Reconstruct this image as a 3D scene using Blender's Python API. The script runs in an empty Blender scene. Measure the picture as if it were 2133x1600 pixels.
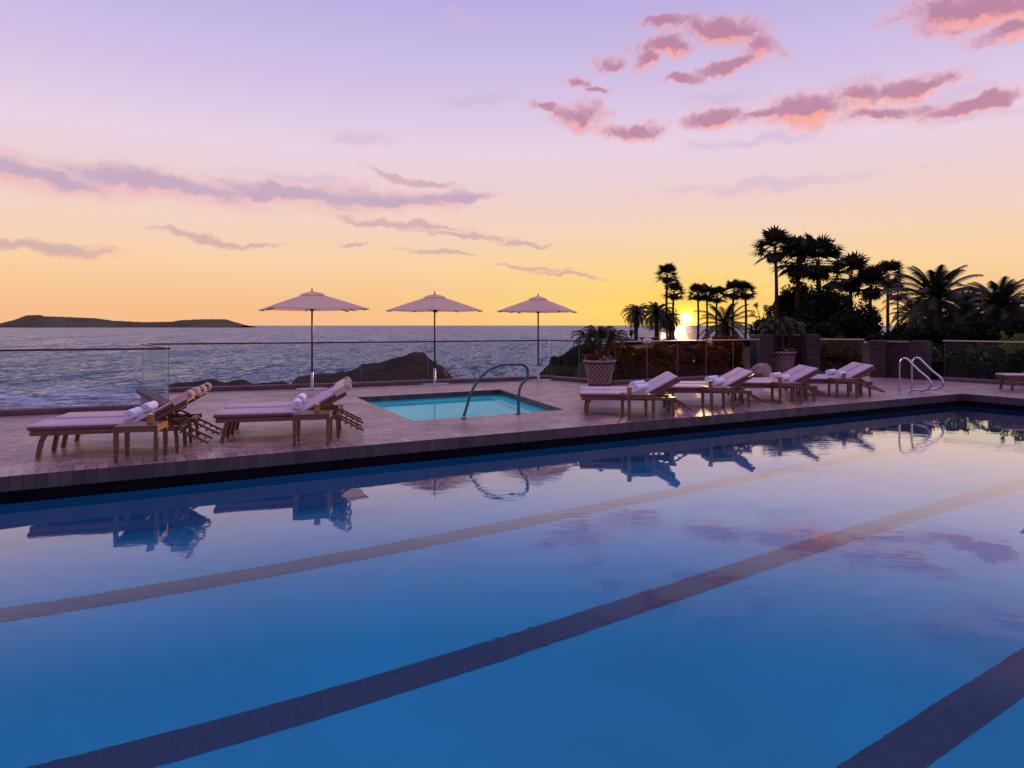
import bpy, math, random
from mathutils import Vector, Matrix, noise
from mathutils.geometry import tessellate_polygon
random.seed(7)
PI = math.pi
SC = bpy.context.scene
COL = SC.collection
F = 1422.0; H = 1.55; HZ = 678.0; CX = 1066.5
SEA = -8.0; WL = -0.27

def at(px, Y, z=0.0):            # bearing of a photographed thing, at distance Y
    return Vector(((px - CX) * Y / F, Y, z))
def hz(py, Y):                   # height of something seen at py, at distance Y
    return H - (py - HZ) * Y / F

# ------------------------------------------------------------------ mesh helpers
class MB:
    def __init__(s): s.v = []; s.f = []; s.m = []; s.sm = []
    def add(s, vs, fs, mi=0, smooth=False):
        o = len(s.v); s.v += [tuple(v) for v in vs]
        for f in fs: s.f.append(tuple(i + o for i in f)); s.m.append(mi); s.sm.append(smooth)
    def box(s, x0, x1, y0, y1, z0, z1, M=None, mi=0):
        vs = [Vector(p) for p in ((x0,y0,z0),(x1,y0,z0),(x1,y1,z0),(x0,y1,z0),(x0,y0,z1),(x1,y0,z1),(x1,y1,z1),(x0,y1,z1))]
        if M: vs = [M @ v for v in vs]
        s.add(vs, [(0,3,2,1),(4,5,6,7),(0,1,5,4),(1,2,6,5),(2,3,7,6),(3,0,4,7)], mi)
    def bar(s, a, b, w, h, mi=0, up=Vector((0,0,1))):
        a = Vector(a); b = Vector(b); d = (b - a); L = d.length; d.normalize()
        sd = d.cross(up)
        if sd.length < 1e-4: sd = Vector((1,0,0))
        sd.normalize(); u = sd.cross(d).normalized()
        M = Matrix.Translation(a) @ Matrix((d, sd, u)).transposed().to_4x4()
        s.box(0, L, -w/2, w/2, -h/2, h/2, M, mi)
    def tube(s, pts, rads, n=10, mi=0, cap=True, smooth=True, closed=False):
        pts = [Vector(p) for p in pts]; k = len(pts)
        if not hasattr(rads, '__len__'): rads = [rads] * k
        vs = []; prev = None
        for i, p in enumerate(pts):
            if closed: t = pts[(i+1) % k] - pts[i-1]
            else: t = pts[min(i+1, k-1)] - pts[max(i-1, 0)]
            t.normalize()
            if prev is None:
                r = t.cross(Vector((0,0,1)))
                if r.length < .1: r = t.cross(Vector((0,1,0)))
            else: r = prev - t * prev.dot(t)
            r.normalize(); prev = r; q = t.cross(r)
            for j in range(n):
                a = 2*PI*j/n; vs.append(p + (r*math.cos(a) + q*math.sin(a)) * rads[i])
        fs = []
        for i in range(k if closed else k-1):
            for j in range(n):
                i2 = (i+1) % k
                fs.append((i*n+j, i*n+(j+1)%n, i2*n+(j+1)%n, i2*n+j))
        s.add(vs, fs, mi, smooth)
        if cap and not closed:
            o = len(s.v) - len(vs)
            s.f.append(tuple(o+j for j in range(n))[::-1]); s.m.append(mi); s.sm.append(False)
            s.f.append(tuple(o+(k-1)*n+j for j in range(n))); s.m.append(mi); s.sm.append(False)
    def lathe(s, prof, n=24, c=(0,0,0), mi=0, smooth=True):
        vs = []
        for r, z in prof:
            for j in range(n):
                a = 2*PI*j/n; vs.append((c[0]+r*math.cos(a), c[1]+r*math.sin(a), c[2]+z))
        fs = []
        for i in range(len(prof)-1):
            for j in range(n): fs.append((i*n+j, i*n+(j+1)%n, (i+1)*n+(j+1)%n, (i+1)*n+j))
        s.add(vs, fs, mi, smooth)
    def tri(s, a, b, c, mi=0): s.add([a,b,c], [(0,1,2)], mi)
    def quad(s, a, b, c, d, mi=0): s.add([a,b,c,d], [(0,1,2,3)], mi)
    def build(s, name, mats, parent=None, loc=None, bevel=0):
        me = bpy.data.meshes.new(name)
        me.from_pydata(s.v, [], s.f)
        if not isinstance(mats, (list, tuple)): mats = [mats]
        for m in mats: me.materials.append(m)
        me.polygons.foreach_set('material_index', s.m)
        me.polygons.foreach_set('use_smooth', s.sm)
        me.update()
        o = bpy.data.objects.new(name, me); COL.objects.link(o)
        if parent: o.parent = parent
        if loc is not None: o.location = loc
        if bevel:
            b = o.modifiers.new('bevel', 'BEVEL'); b.width = bevel; b.segments = 2; b.limit_method = 'ANGLE'
        return o

def tag(o, label=None, cat=None, group=None, kind=None):
    if label: o['label'] = label
    if cat: o['category'] = cat
    if group: o['group'] = group
    if kind: o['kind'] = kind
    return o
def empty(name, loc=(0,0,0), rz=0, **k):
    o = bpy.data.objects.new(name, None); COL.objects.link(o)
    o.location = loc; o.rotation_euler = (0,0,rz); o.empty_display_size = .2
    return tag(o, **k)
KIDS = {}
def children(o): return [c for c in COL.objects if c.parent == o]
def copy_tree(o, parent=None):
    c = o.copy(); COL.objects.link(c); c.parent = parent
    for ch in children(o): copy_tree(ch, c)
    return c

# ------------------------------------------------------------------ materials
def s2l(c):
    return tuple(((x/255)/12.92 if x/255 <= .04045 else ((x/255+.055)/1.055)**2.4) for x in c) + (1,)
class NT:
    def __init__(s, t): s.t = t; s.n = t.nodes; s.l = t.links
    def new(s, typ, **k):
        n = s.n.new(typ)
        for a, b in k.items(): setattr(n, a, b)
        return n
    def put(s, sock, v):
        if hasattr(v, 'is_output') or isinstance(v, bpy.types.NodeSocket): s.l.new(v, sock)
        else: sock.default_value = v
    def math(s, op, a, b=None, c=None, clamp=False):
        n = s.new('ShaderNodeMath', operation=op); n.use_clamp = clamp
        s.put(n.inputs[0], a)
        if b is not None: s.put(n.inputs[1], b)
        if c is not None: s.put(n.inputs[2], c)
        return n.outputs[0]
    def vm(s, op, a, b=None, out=0):
        n = s.new('ShaderNodeVectorMath', operation=op); s.put(n.inputs[0], a)
        if b is not None: s.put(n.inputs[1], b)
        return n.outputs[out]
    def mix(s, f, a, b, blend='MIX'):
        n = s.new('ShaderNodeMix', data_type='RGBA', blend_type=blend)
        s.put(n.inputs[0], f); s.put(n.inputs[6], a); s.put(n.inputs[7], b)
        return n.outputs[2]
    def ramp(s, f, stops, interp='LINEAR'):
        n = s.new('ShaderNodeValToRGB'); cr = n.color_ramp; cr.interpolation = interp
        while len(cr.elements) < len(stops): cr.elements.new(.5)
        for e, (p, c) in zip(cr.elements, stops): e.position = p; e.color = c if len(c) == 4 else tuple(c)+(1,)
        s.put(n.inputs[0], f); return n.outputs[0]
    def noise(s, vec, scale, detail=3, rough=.5, out=0, dist=0):
        n = s.new('ShaderNodeTexNoise'); n.inputs['Scale'].default_value = scale
        n.inputs['Detail'].default_value = detail; n.inputs['Roughness'].default_value = rough
        n.inputs['Distortion'].default_value = dist
        s.put(n.inputs['Vector'], vec); return n.outputs[out]
    def mapping(s, vec, loc=(0,0,0), rot=(0,0,0), scale=(1,1,1), typ='POINT'):
        n = s.new('ShaderNodeMapping', vector_type=typ); s.put(n.inputs[0], vec)
        n.inputs['Location'].default_value = loc; n.inputs['Rotation'].default_value = rot; n.inputs['Scale'].default_value = scale
        return n.outputs[0]
    def bump(s, h, strength=.3, dist=.01, normal=None):
        n = s.new('ShaderNodeBump'); n.inputs['Strength'].default_value = strength; n.inputs['Distance'].default_value = dist
        s.put(n.inputs['Height'], h)
        if normal is not None: s.put(n.inputs['Normal'], normal)
        return n.outputs[0]
    def smooth(s, x, a, b):
        n = s.new('ShaderNodeMapRange', interpolation_type='SMOOTHSTEP'); s.put(n.inputs[0], x)
        n.inputs[1].default_value = a; n.inputs[2].default_value = b; return n.outputs[0]

def newmat(name):
    m = bpy.data.materials.new(name); m.use_nodes = True; t = NT(m.node_tree)
    for n in list(t.n):
        if n.type != 'OUTPUT_MATERIAL' and n.type != 'BSDF_PRINCIPLED': t.n.remove(n)
    p = t.n['Principled BSDF']
    return m, t, p
def simple(name, c, rough=.6, metal=0, var=.25, scale=6, bump=0, bscale=60, stretch=(1,1,1), trans=0, spec=.5):
    m, t, p = newmat(name)
    tc = t.new('ShaderNodeTexCoord').outputs['Object']
    v = t.mapping(tc, scale=stretch)
    n = t.noise(v, scale, 4, .6)
    c = tuple(c)
    lo = tuple(x*(1-var) for x in c) + (1,); hi = tuple(min(1, x*(1+var)) for x in c) + (1,)
    t.put(p.inputs['Base Color'], t.ramp(n, [(.3, lo), (.7, hi)]))
    p.inputs['Roughness'].default_value = rough; p.inputs['Metallic'].default_value = metal
    p.inputs['Specular IOR Level'].default_value = spec
    if bump: t.put(p.inputs['Normal'], t.bump(t.noise(v, bscale, 4), bump, .01))
    if trans:
        out = [x for x in t.n if x.type == 'OUTPUT_MATERIAL'][0]
        tr = t.new('ShaderNodeBsdfTranslucent'); tr.inputs[0].default_value = c + (1,)
        mx = t.new('ShaderNodeMixShader'); mx.inputs[0].default_value = trans
        t.l.new(p.outputs[0], mx.inputs[1]); t.l.new(tr.outputs[0], mx.inputs[2]); t.l.new(mx.outputs[0], out.inputs[0])
    return m

M = {}
M['wood'] = simple('teak_wood', (.125,.052,.023), .42, var=.35, scale=5, stretch=(1,9,9), bump=.15)
M['wood_dark'] = simple('dark_wood', (.035,.018,.012), .4, var=.3, scale=5)
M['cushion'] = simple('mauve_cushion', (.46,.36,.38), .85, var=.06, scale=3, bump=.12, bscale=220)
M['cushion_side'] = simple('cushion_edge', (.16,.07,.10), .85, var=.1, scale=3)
M['cream'] = simple('cream_sleeve', (.72,.58,.46), .75, var=.06, trans=.25)
M['towel'] = simple('white_towel', (.74,.80,.88), .95, var=.05, scale=20, bump=.5, bscale=260)
M['canopy'] = simple('canopy_fabric', (.99,.83,.66), .85, var=.03, scale=2, bump=.05, bscale=300, trans=.62)
M['steel'] = simple('brushed_steel', (.42,.40,.42), .3, 1, var=.1, scale=10)
M['chrome'] = simple('ladder_steel', (.55,.52,.56), .22, 1, var=.05)
M['plate'] = simple('umbrella_base_metal', (.42,.38,.42), .35, .3, var=.15, scale=5)
M['teal_rail'] = simple('green_patina_rail', (.03,.11,.12), .35, .4, var=.2, scale=12)
M['rail'] = simple('bronze_rail', (.05,.035,.035), .35, .7, var=.2)
M['pot'] = simple('cast_stone_pot', (.33,.23,.22), .8, var=.2, scale=9, bump=.3, bscale=70)
M['pot_dark'] = simple('cast_stone_recess', (.06,.038,.038), .9, var=.2)
M['soil'] = simple('dark_soil', (.02,.012,.008), .95, bump=.4)
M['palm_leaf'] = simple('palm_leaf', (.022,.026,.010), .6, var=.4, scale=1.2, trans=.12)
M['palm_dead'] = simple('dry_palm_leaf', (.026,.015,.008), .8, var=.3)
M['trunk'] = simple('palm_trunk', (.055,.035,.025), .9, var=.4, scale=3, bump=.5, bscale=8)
M['pot_leaf'] = simple('potted_palm_leaf', (.030,.046,.012), .6, var=.35, scale=5, trans=.25)
M['red'] = simple('red_petals', (.33,.01,.02), .7, trans=.2)
M['white'] = simple('white_petals', (.75,.70,.72), .7, trans=.2)
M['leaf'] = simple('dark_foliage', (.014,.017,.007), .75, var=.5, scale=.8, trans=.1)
M['leaf_glow'] = simple('sun_glow_foliage', (.17,.050,.011), .75, var=.5, scale=1.5, trans=.5)  # orange-red leaf colour carries the low sun's glow on the hedge
M['leaf_olive'] = simple('olive_foliage', (.10,.075,.015), .75, var=.4, scale=2, trans=.3)
M['leaf_dark'] = simple('hedge_foliage', (.014,.026,.014), .75, var=.5, scale=2, trans=.12)
M['leaf_bright'] = simple('bright_hedge_foliage', (.10,.15,.018), .7, var=.4, scale=2, trans=.3)
M['stone_bench'] = simple('weathered_stone', (.16,.12,.11), .9, bump=.3)
M['pale_rock'] = simple('pale_rock', (.30,.20,.17), .9, bump=.6, bscale=12)
M['brass'] = simple('amber_holder', (.30,.13,.05), .3, .0, var=.3, scale=30)
M['candle'] = simple('candle_wax', (.75,.62,.5), .5)
M['curb'] = simple('curb_stone', (.13,.085,.09), .6, var=.3, scale=4, bump=.2, bscale=30)
M['island'] = simple('island_scrub', (.085,.085,.045), .95, var=.35, scale=.006)
M['dark_slot'] = simple('dark_slot_band', (.006,.006,.010), .8, var=.2, spec=.05)  # dark overflow slot under the coping, its black put into the wall colour

def rock_mat():
    m, t, p = newmat('sea_rock')
    pos = t.new('ShaderNodeNewGeometry').outputs['Position']
    n1 = t.noise(pos, .25, 6, .65); n2 = t.noise(pos, 1.6, 5, .7)
    c = t.ramp(n1, [(.35, (.030,.018,.014,1)), (.6, (.075,.045,.032,1)), (.8, (.05,.05,.022,1))])
    t.put(p.inputs['Base Color'], c); p.inputs['Roughness'].default_value = .85
    t.put(p.inputs['Normal'], t.bump(n2, .9, .6))
    return m
M['rock'] = rock_mat()
def ground_mat():
    m, t, p = newmat('headland_ground')
    pos = t.new('ShaderNodeNewGeometry').outputs['Position']
    n1 = t.noise(pos, .3, 6, .65); n2 = t.noise(pos, 2.6, 5, .7)
    t.put(p.inputs['Base Color'], t.ramp(n1, [(.35, (.020,.018,.008,1)), (.55, (.050,.030,.015,1)), (.75, (.035,.040,.014,1))]))
    p.inputs['Roughness'].default_value = .95
    t.put(p.inputs['Normal'], t.bump(n2, .9, .5))
    return m
M['ground'] = ground_mat()
for k in ('rock','ground','island','leaf','leaf_glow','leaf_olive','leaf_dark','leaf_bright','trunk','palm_dead','palm_leaf','curb','soil'):
    M[k].node_tree.nodes['Principled BSDF'].inputs['Specular IOR Level'].default_value = .12 if k != 'palm_leaf' else .3

ANG = math.atan2(8.54, 15.48)
C0 = Vector((10.24, 15.52, 0)); E1 = Vector((math.cos(ANG), math.sin(ANG), 0)); N1 = Vector((-E1.y, E1.x, 0))
def P(s, t, z=0): return C0 + E1*s + N1*t + Vector((0,0,z))

def paver_mat(name, bw, bh, base, rough=(.22,.5), rot=0.0, offset=.5, mortar=.009, vert=False, bumps=.55, spec=.5, sheen=True):
    m, t, p = newmat(name)
    pos = t.new('ShaderNodeNewGeometry').outputs['Position']
    loc = t.vm('SUBTRACT', pos, tuple(C0))
    v = t.mapping(loc, rot=(0,0,-ANG))            # metres along / across the pool
    if vert:
        sx = t.new('ShaderNodeSeparateXYZ'); t.put(sx.inputs[0], v)
        cb = t.new('ShaderNodeCombineXYZ')
        t.l.new(t.math('ADD', sx.outputs[0], sx.outputs[1]), cb.inputs[0]); t.l.new(sx.outputs[2], cb.inputs[1]); v = cb.outputs[0]
    elif rot: v = t.mapping(v, rot=(0,0,rot))
    b = t.new('ShaderNodeTexBrick'); t.put(b.inputs['Vector'], v)
    b.offset = offset; b.inputs['Scale'].default_value = 1
    b.inputs['Brick Width'].default_value = bw; b.inputs['Row Height'].default_value = bh
    b.inputs['Mortar Size'].default_value = mortar; b.inputs['Mortar Smooth'].default_value = .3
    b.inputs['Color1'].default_value = tuple(x*.62 for x in base)+(1,); b.inputs['Color2'].default_value = tuple(x*1.3 for x in base)+(1,)
    b.inputs['Mortar'].default_value = tuple(x*.35 for x in base)+(1,); b.inputs['Bias'].default_value = 0
    n = t.noise(pos, .55, 5, .6)
    c = t.mix(1.0, b.outputs['Color'], t.ramp(n, [(.32, (.55,.52,.55,1)), (.5, (.92,.90,.92,1)), (.7, (1.15,1.13,1.10,1))]), 'MULTIPLY')
    t.put(p.inputs['Base Color'], c)
    n2 = t.noise(pos, 1.3, 5, .65)
    mr = t.new('ShaderNodeMapRange'); t.put(mr.inputs[0], n2); mr.inputs[1].default_value = .3; mr.inputs[2].default_value = .7
    mr.inputs[3].default_value = rough[0]; mr.inputs[4].default_value = rough[1]
    t.put(p.inputs['Roughness'], mr.outputs[0]); p.inputs['Specular IOR Level'].default_value = spec
    hgt = t.math('ADD', t.math('MULTIPLY', b.outputs['Fac'], -1.0), t.math('MULTIPLY', t.noise(pos, 9, 4, .6), .8))
    t.put(p.inputs['Normal'], t.bump(hgt, bumps, .006))
    return m
M['deck'] = paver_mat('brick_pavers', .21, .105, (.33,.20,.20), (.33,.50))
M['coping'] = paver_mat('coping_bricks', .34, .11, (.30,.18,.18), (.31,.46), rot=PI/2, offset=0)
M['face'] = paver_mat('coping_face_tiles', .11, .40, (.055,.042,.052), (.35,.55), vert=True, offset=0, mortar=.004)

def stone_wall_mat():
    m, t, p = newmat('stacked_ledger_stone')
    pos = t.new('ShaderNodeNewGeometry').outputs['Position']
    sx = t.new('ShaderNodeSeparateXYZ'); t.put(sx.inputs[0], pos)
    cb = t.new('ShaderNodeCombineXYZ'); t.l.new(t.math('SUBTRACT', sx.outputs[0], sx.outputs[1]), cb.inputs[0]); t.l.new(sx.outputs[2], cb.inputs[1])
    wob = t.math('MULTIPLY', t.noise(pos, 3, 2), .05)
    v = t.vm('ADD', cb.outputs[0], wob)
    b = t.new('ShaderNodeTexBrick'); t.put(b.inputs['Vector'], v); b.inputs['Scale'].default_value = 1
    b.inputs['Brick Width'].default_value = .27; b.inputs['Row Height'].default_value = .048
    b.inputs['Mortar Size'].default_value = .007
    b.inputs['Color1'].default_value = (.022,.015,.015,1); b.inputs['Color2'].default_value = (.06,.040,.037,1); b.inputs['Mortar'].default_value = (.012,.008,.008,1)
    t.put(p.inputs['Base Color'], b.outputs['Color']); p.inputs['Roughness'].default_value = .8
    t.put(p.inputs['Normal'], t.bump(t.math('ADD', t.math('MULTIPLY', b.outputs['Fac'], -1.), t.noise(pos, 14, 3)), .8, .02))
    return m
M['ledger'] = stone_wall_mat()

def pool_floor_mat(name, base, grid=.0):
    m, t, p = newmat(name)
    pos = t.new('ShaderNodeNewGeometry').outputs['Position']
    n = t.noise(pos, .6, 4, .6)
    c = t.ramp(n, [(.3, tuple(x*.9 for x in base)+(1,)), (.7, tuple(min(1,x*1.08) for x in base)+(1,))])
    t.put(p.inputs['Base Color'], c); p.inputs['Roughness'].default_value = .8
    return m
M['plaster'] = pool_floor_mat('blue_plaster', (.0,.37,.61))
M['spa_plaster'] = pool_floor_mat('aqua_plaster', (.10,.97,.88))
def lane_mat():
    m, t, p = newmat('lane_tiles')
    pos = t.new('ShaderNodeNewGeometry').outputs['Position']
    v = t.mapping(t.vm('SUBTRACT', pos, tuple(C0)), rot=(0,0,-ANG))
    b = t.new('ShaderNodeTexBrick'); t.put(b.inputs['Vector'], v); b.inputs['Scale'].default_value = 1; b.offset = 0
    b.inputs['Brick Width'].default_value = .075; b.inputs['Row Height'].default_value = .075; b.inputs['Mortar Size'].default_value = .004
    b.inputs['Color1'].default_value = (.004,.040,.105,1); b.inputs['Color2'].default_value = (.008,.055,.14,1); b.inputs['Mortar'].default_value = (.008,.062,.16,1)
    t.put(p.inputs['Base Color'], b.outputs['Color']); p.inputs['Roughness'].default_value = .6
    return m
M['lane'] = lane_mat()

def water_mat(name, amp, fior=.84, tint=(1,1,1,1)):
    m, t, p = newmat(name); t.n.remove(p)
    out = [x for x in t.n if x.type == 'OUTPUT_MATERIAL'][0]
    pos = t.new('ShaderNodeNewGeometry').outputs['Position']
    v = t.mapping(pos, rot=(0,0,.5), scale=(1,1.7,1))
    h1 = t.noise(v, 1.1, 2, .45, dist=.3); h2 = t.noise(v, 5.5, 3, .5, dist=.4)
    patch = t.smooth(t.noise(pos, .22, 2), .38, .66)
    h = t.math('ADD', t.math('MULTIPLY', h1, .32), t.math('MULTIPLY', t.math('MULTIPLY', h2, patch), .24))
    nb = t.bump(h, 1.0, amp)
    g = t.new('ShaderNodeNewGeometry'); cs = t.math('ABSOLUTE', t.vm('DOT_PRODUCT', nb, g.outputs['Incoming'], out=1))
    lin = t.new('ShaderNodeMapRange'); t.put(lin.inputs[0], cs); lin.inputs[1].default_value = .44; lin.inputs[2].default_value = .13
    fr = t.math('ADD', .015, t.math('MULTIPLY', t.math('POWER', lin.outputs[0], 2.0), fior))
    rf = t.new('ShaderNodeBsdfRefraction'); rf.inputs['IOR'].default_value = 1.333; rf.inputs['Roughness'].default_value = 0; t.put(rf.inputs['Normal'], nb)
    rf.inputs[0].default_value = tint
    gl = t.new('ShaderNodeBsdfGlossy'); gl.inputs['Roughness'].default_value = 0.0; gl.inputs[0].default_value = (1,1,1,1); t.put(gl.inputs['Normal'], nb)
    mx = t.new('ShaderNodeMixShader'); t.l.new(fr, mx.inputs[0]); t.l.new(rf.outputs[0], mx.inputs[1]); t.l.new(gl.outputs[0], mx.inputs[2])
    t.l.new(mx.outputs[0], out.inputs[0]); return m
M['water'] = water_mat('pool_water', .0055)
M['spa_water'] = water_mat('spa_water', .004, .14)

def glass_mat(name, tint, edge=False):
    m, t, p = newmat(name); t.n.remove(p)
    out = [x for x in t.n if x.type == 'OUTPUT_MATERIAL'][0]
    tr = t.new('ShaderNodeBsdfTransparent'); tr.inputs[0].default_value = tint
    gl = t.new('ShaderNodeBsdfGlossy'); gl.inputs['Roughness'].default_value = .02; gl.inputs[0].default_value = (1,1,1,1)
    g = t.new('ShaderNodeNewGeometry'); c = t.math('ABSOLUTE', t.vm('DOT_PRODUCT', g.outputs['Normal'], g.outputs['Incoming'], out=1))
    fr = t.math('ADD', .010, t.math('MULTIPLY', t.math('POWER', t.math('SUBTRACT', 1.0, c), 5), .7))
    mx = t.new('ShaderNodeMixShader'); t.l.new(fr, mx.inputs[0]); t.l.new(tr.outputs[0], mx.inputs[1]); t.l.new(gl.outputs[0], mx.inputs[2])
    t.l.new(mx.outputs[0], out.inputs[0]); return m
M['glass'] = glass_mat('railing_glass', (.90,.95,.94,1))
M['glass_edge'] = simple('glass_edge', (.20,.24,.22), .3, var=.05)

def ocean_mat():
    m, t, p = newmat('ocean_water')
    pos = t.new('ShaderNodeNewGeometry').outputs['Position']
    sx = t.new('ShaderNodeSeparateXYZ'); t.put(sx.inputs[0], pos)
    g_ = t.noise(t.mapping(pos, rot=(0,0,.1), scale=(1.2,.34,1)), .022, 2, .5, out=1)
    a = t.noise(t.mapping(pos, rot=(0,0,.15), scale=(1.1,.36,1)), .10, 3, .6, out=1)
    b = t.noise(t.mapping(pos, rot=(0,0,-.2), scale=(1,.34,1)), .50, 4, .6, out=1)
    c = t.noise(t.mapping(pos, scale=(.6,.6,1)), 1.9, 3, .6, out=1)
    sl = None      # wave slopes straight from noise: holds out to the horizon
    for src, k in ((g_, .5), (a, 1.0), (b, 1.7), (c, 1.4)):
        q = t.vm('SCALE', t.vm('SUBTRACT', src, (.5,.5,.5))); q.node.inputs['Scale'].default_value = k
        sl = q if sl is None else t.vm('ADD', sl, q)
    ss = t.new('ShaderNodeSeparateXYZ'); t.put(ss.inputs[0], sl)
    cn = t.new('ShaderNodeCombineXYZ'); t.l.new(t.math('MULTIPLY', ss.outputs[0], .6), cn.inputs[0])
    t.l.new(t.math('SUBTRACT', -.07, t.math('ABSOLUTE', ss.outputs[1])), cn.inputs[1]); cn.inputs[2].default_value = 1
    t.put(p.inputs['Normal'], t.vm('NORMALIZE', cn.outputs[0]))
    # surf foam close to the rocks
    near = t.math('SUBTRACT', 1.0, t.smooth(sx.outputs[1], 88, 118))
    fo = t.noise(t.mapping(pos, scale=(.35,1.4,1)), .35, 7, .68, dist=.6)
    foam = t.math('MULTIPLY', near, t.smooth(fo, .46, .60))
    t.put(p.inputs['Base Color'], t.mix(foam, (.016,.024,.085,1), (.62,.60,.72,1)))
    t.put(p.inputs['Roughness'], t.math('ADD', .12, t.math('MULTIPLY', foam, .6)))
    p.inputs['IOR'].default_value = 1.33
    return m
M['ocean'] = ocean_mat()

# ------------------------------------------------------------------ sky
def az_el(px, py):
    d = Vector((px-CX, F, HZ-py)).normalized()
    return math.atan2(d.x, d.y), math.asin(d.z)
SUN_AZ, SUN_EL = az_el(1427, 664)
def build_world():
    w = bpy.data.worlds.new('World'); SC.world = w; w.use_nodes = True
    t = NT(w.node_tree)
    for n in list(t.n): t.n.remove(n)
    out = t.new('ShaderNodeOutputWorld'); bg = t.new('ShaderNodeBackground')
    t.l.new(bg.outputs[0], out.inputs[0])
    D = t.new('ShaderNodeTexCoord').outputs['Generated']
    sx = t.new('ShaderNodeSeparateXYZ'); t.put(sx.inputs[0], D)
    el = t.math('ARCSINE', sx.outputs[2]); az = t.math('ARCTAN2', sx.outputs[0], sx.outputs[1])
    cb = t.new('ShaderNodeCombineXYZ'); t.l.new(az, cb.inputs[0]); t.l.new(el, cb.inputs[1]); A = cb.outputs[0]
    # base gradient by elevation (radians)
    stops = [(-.02,(236,170,150)),(.0,(250,186,140)),(.03,(247,193,142)),(.085,(250,209,168)),(.14,(243,211,193)),(.20,(236,208,212)),(.25,(232,210,228)),
             (.32,(214,196,230)),(.39,(198,185,229)),(.46,(184,171,225)),(.70,(184,172,226)),(1.0,(214,202,250)),(1.57,(226,216,255))]
    st = [((e+.02)/1.59, s2l(c)) for e, c in stops]
    base = t.ramp(t.math('DIVIDE', t.math('ADD', el, .02), 1.59), st)
    base = t.mix(1.0, base, t.mix(t.smooth(el, .55, 1.1), (1,1,1,1), (1.3,1.28,1.32,1)), 'MULTIPLY')
    # dimmer, bluer towards the side away from the sun
    dz = t.vm('DOT_PRODUCT', D, (math.sin(SUN_AZ), math.cos(SUN_AZ), 0), out=1)
    back = t.smooth(dz, .62, -.35)
    base = t.mix(back, base, t.mix(1.0, base, (.76,.64,.84,1), 'MULTIPLY'))
    # warm glow along the horizon round the sun
    da = t.math('SUBTRACT', az, SUN_AZ); de = t.math('SUBTRACT', el, SUN_EL)
    streak = t.noise(t.mapping(A, scale=(3, 46, 1)), 1.0, 4, .55, dist=.3)
    def gauss(ra, re, k=1.0):
        q = t.math('ADD', t.math('POWER', t.math('ABSOLUTE', t.math('DIVIDE', da, ra)), 2), t.math('POWER', t.math('ABSOLUTE', t.math('DIVIDE', de, re)), 2))
        return t.math('MULTIPLY', t.math('EXPONENT', t.math('MULTIPLY', q, -1)), k)
    g1 = t.math('MULTIPLY', gauss(.32, .090), t.math('ADD', -.05, t.math('MULTIPLY', streak, 1.75)), clamp=True)
    base = t.mix(g1, base, s2l((255,222,112)))
    g2 = gauss(.10, .045, .75); base = t.mix(g2, base, (1.2,.66,.06,1))
    # clouds
    warp = t.vm('SCALE', t.vm('SUBTRACT', t.noise(A, 14, 4, .6, out=1), (.5,.5,.5)));
    warp.node.inputs['Scale'].default_value = .05
    def cloud_field(dy, blobs, after):
        Aw = t.vm('ADD', t.vm('ADD', A, warp), (0, dy, 0)); f = None
        if after is not None: Aw = t.vm('ADD', Aw, t.math('MULTIPLY', after, 1e-7))
        for (x0, y0, rx, ry, rot) in blobs:
            a, e = az_el(x0, y0)
            Ak = Aw if f is None else t.vm('ADD', Aw, t.math('MULTIPLY', f, 1e-7))   # evaluated one after another
            l = t.vm('LENGTH', t.mapping(Ak, (a, e, 0), (0,0,-math.radians(rot)), (rx/F*1.14, ry/F*1.28, 1), 'TEXTURE'), out=1)
            f = l if f is None else t.math('MINIMUM', f, l)
        return t.math('SUBTRACT', 1.0, f)
    CH = [None]
    def layer(base, blobs, core, edge, amt, nsc, stretch=(1,2.2,1), lo=.28, hi=.62, puff=.9):
        res = []
        for dy in (0, .011):
            f = cloud_field(dy, blobs, CH[0])
            n = t.noise(t.mapping(t.vm('ADD', A, warp), (0,dy,0), scale=stretch), nsc, 9, .64)
            res.append(t.math('ADD', t.math('MULTIPLY', f, .85), t.math('MULTIPLY', t.math('SUBTRACT', n, .5), puff)))
        d = t.smooth(res[0], lo, hi)
        low = t.smooth(t.math('SUBTRACT', res[1], res[0]), -.14, .26)     # lit underside
        lit = t.math('MAXIMUM', low, t.smooth(res[0], .50, .05))
        col = t.mix(lit, s2l(core), s2l(edge))
        return t.mix(t.math('MULTIPLY', d, amt), base, col)
    pinkb = [(1500,66,110,24,8),(1590,100,60,24,12),(1385,40,75,10,2),(1385,98,70,26,-2),(1278,128,48,17,0),(1350,125,40,20,0),(1510,140,80,12,-8),(1430,160,50,10,0),
             (1700,228,110,34,0),(1775,212,60,26,0),(1830,242,80,14,2),(1905,182,85,20,-10),(1200,234,62,30,10),(1140,216,45,12,0),(1330,266,90,15,0),(1490,250,85,18,-6),(1580,240,60,12,-4),
             (2050,8,150,34,6),(2100,58,60,26,-6),(2030,228,100,12,-4),(1200,172,36,10,15),(1250,188,36,6,-4)]
    faint = [(1500,205,110,22,0),(1780,172,80,12,-4),(1000,210,110,14,0),(740,290,90,20,0),(1560,300,160,12,0),(1600,385,240,14,-2),(960,35,40,10,0),(1960,215,120,26,-4),(2020,250,120,10,-2),(1200,262,100,12,4),(640,372,160,14,6)]
    base = layer(base, faint, (208,182,212), (238,184,196), .50, 16, (1,2.4,1), lo=-.05, hi=.75, puff=1.3)
    base = layer(base, pinkb, (186,126,152), (253,162,142), .86, 19, (1,1.25,1), lo=-.10, hi=.66, puff=1.75)
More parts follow.
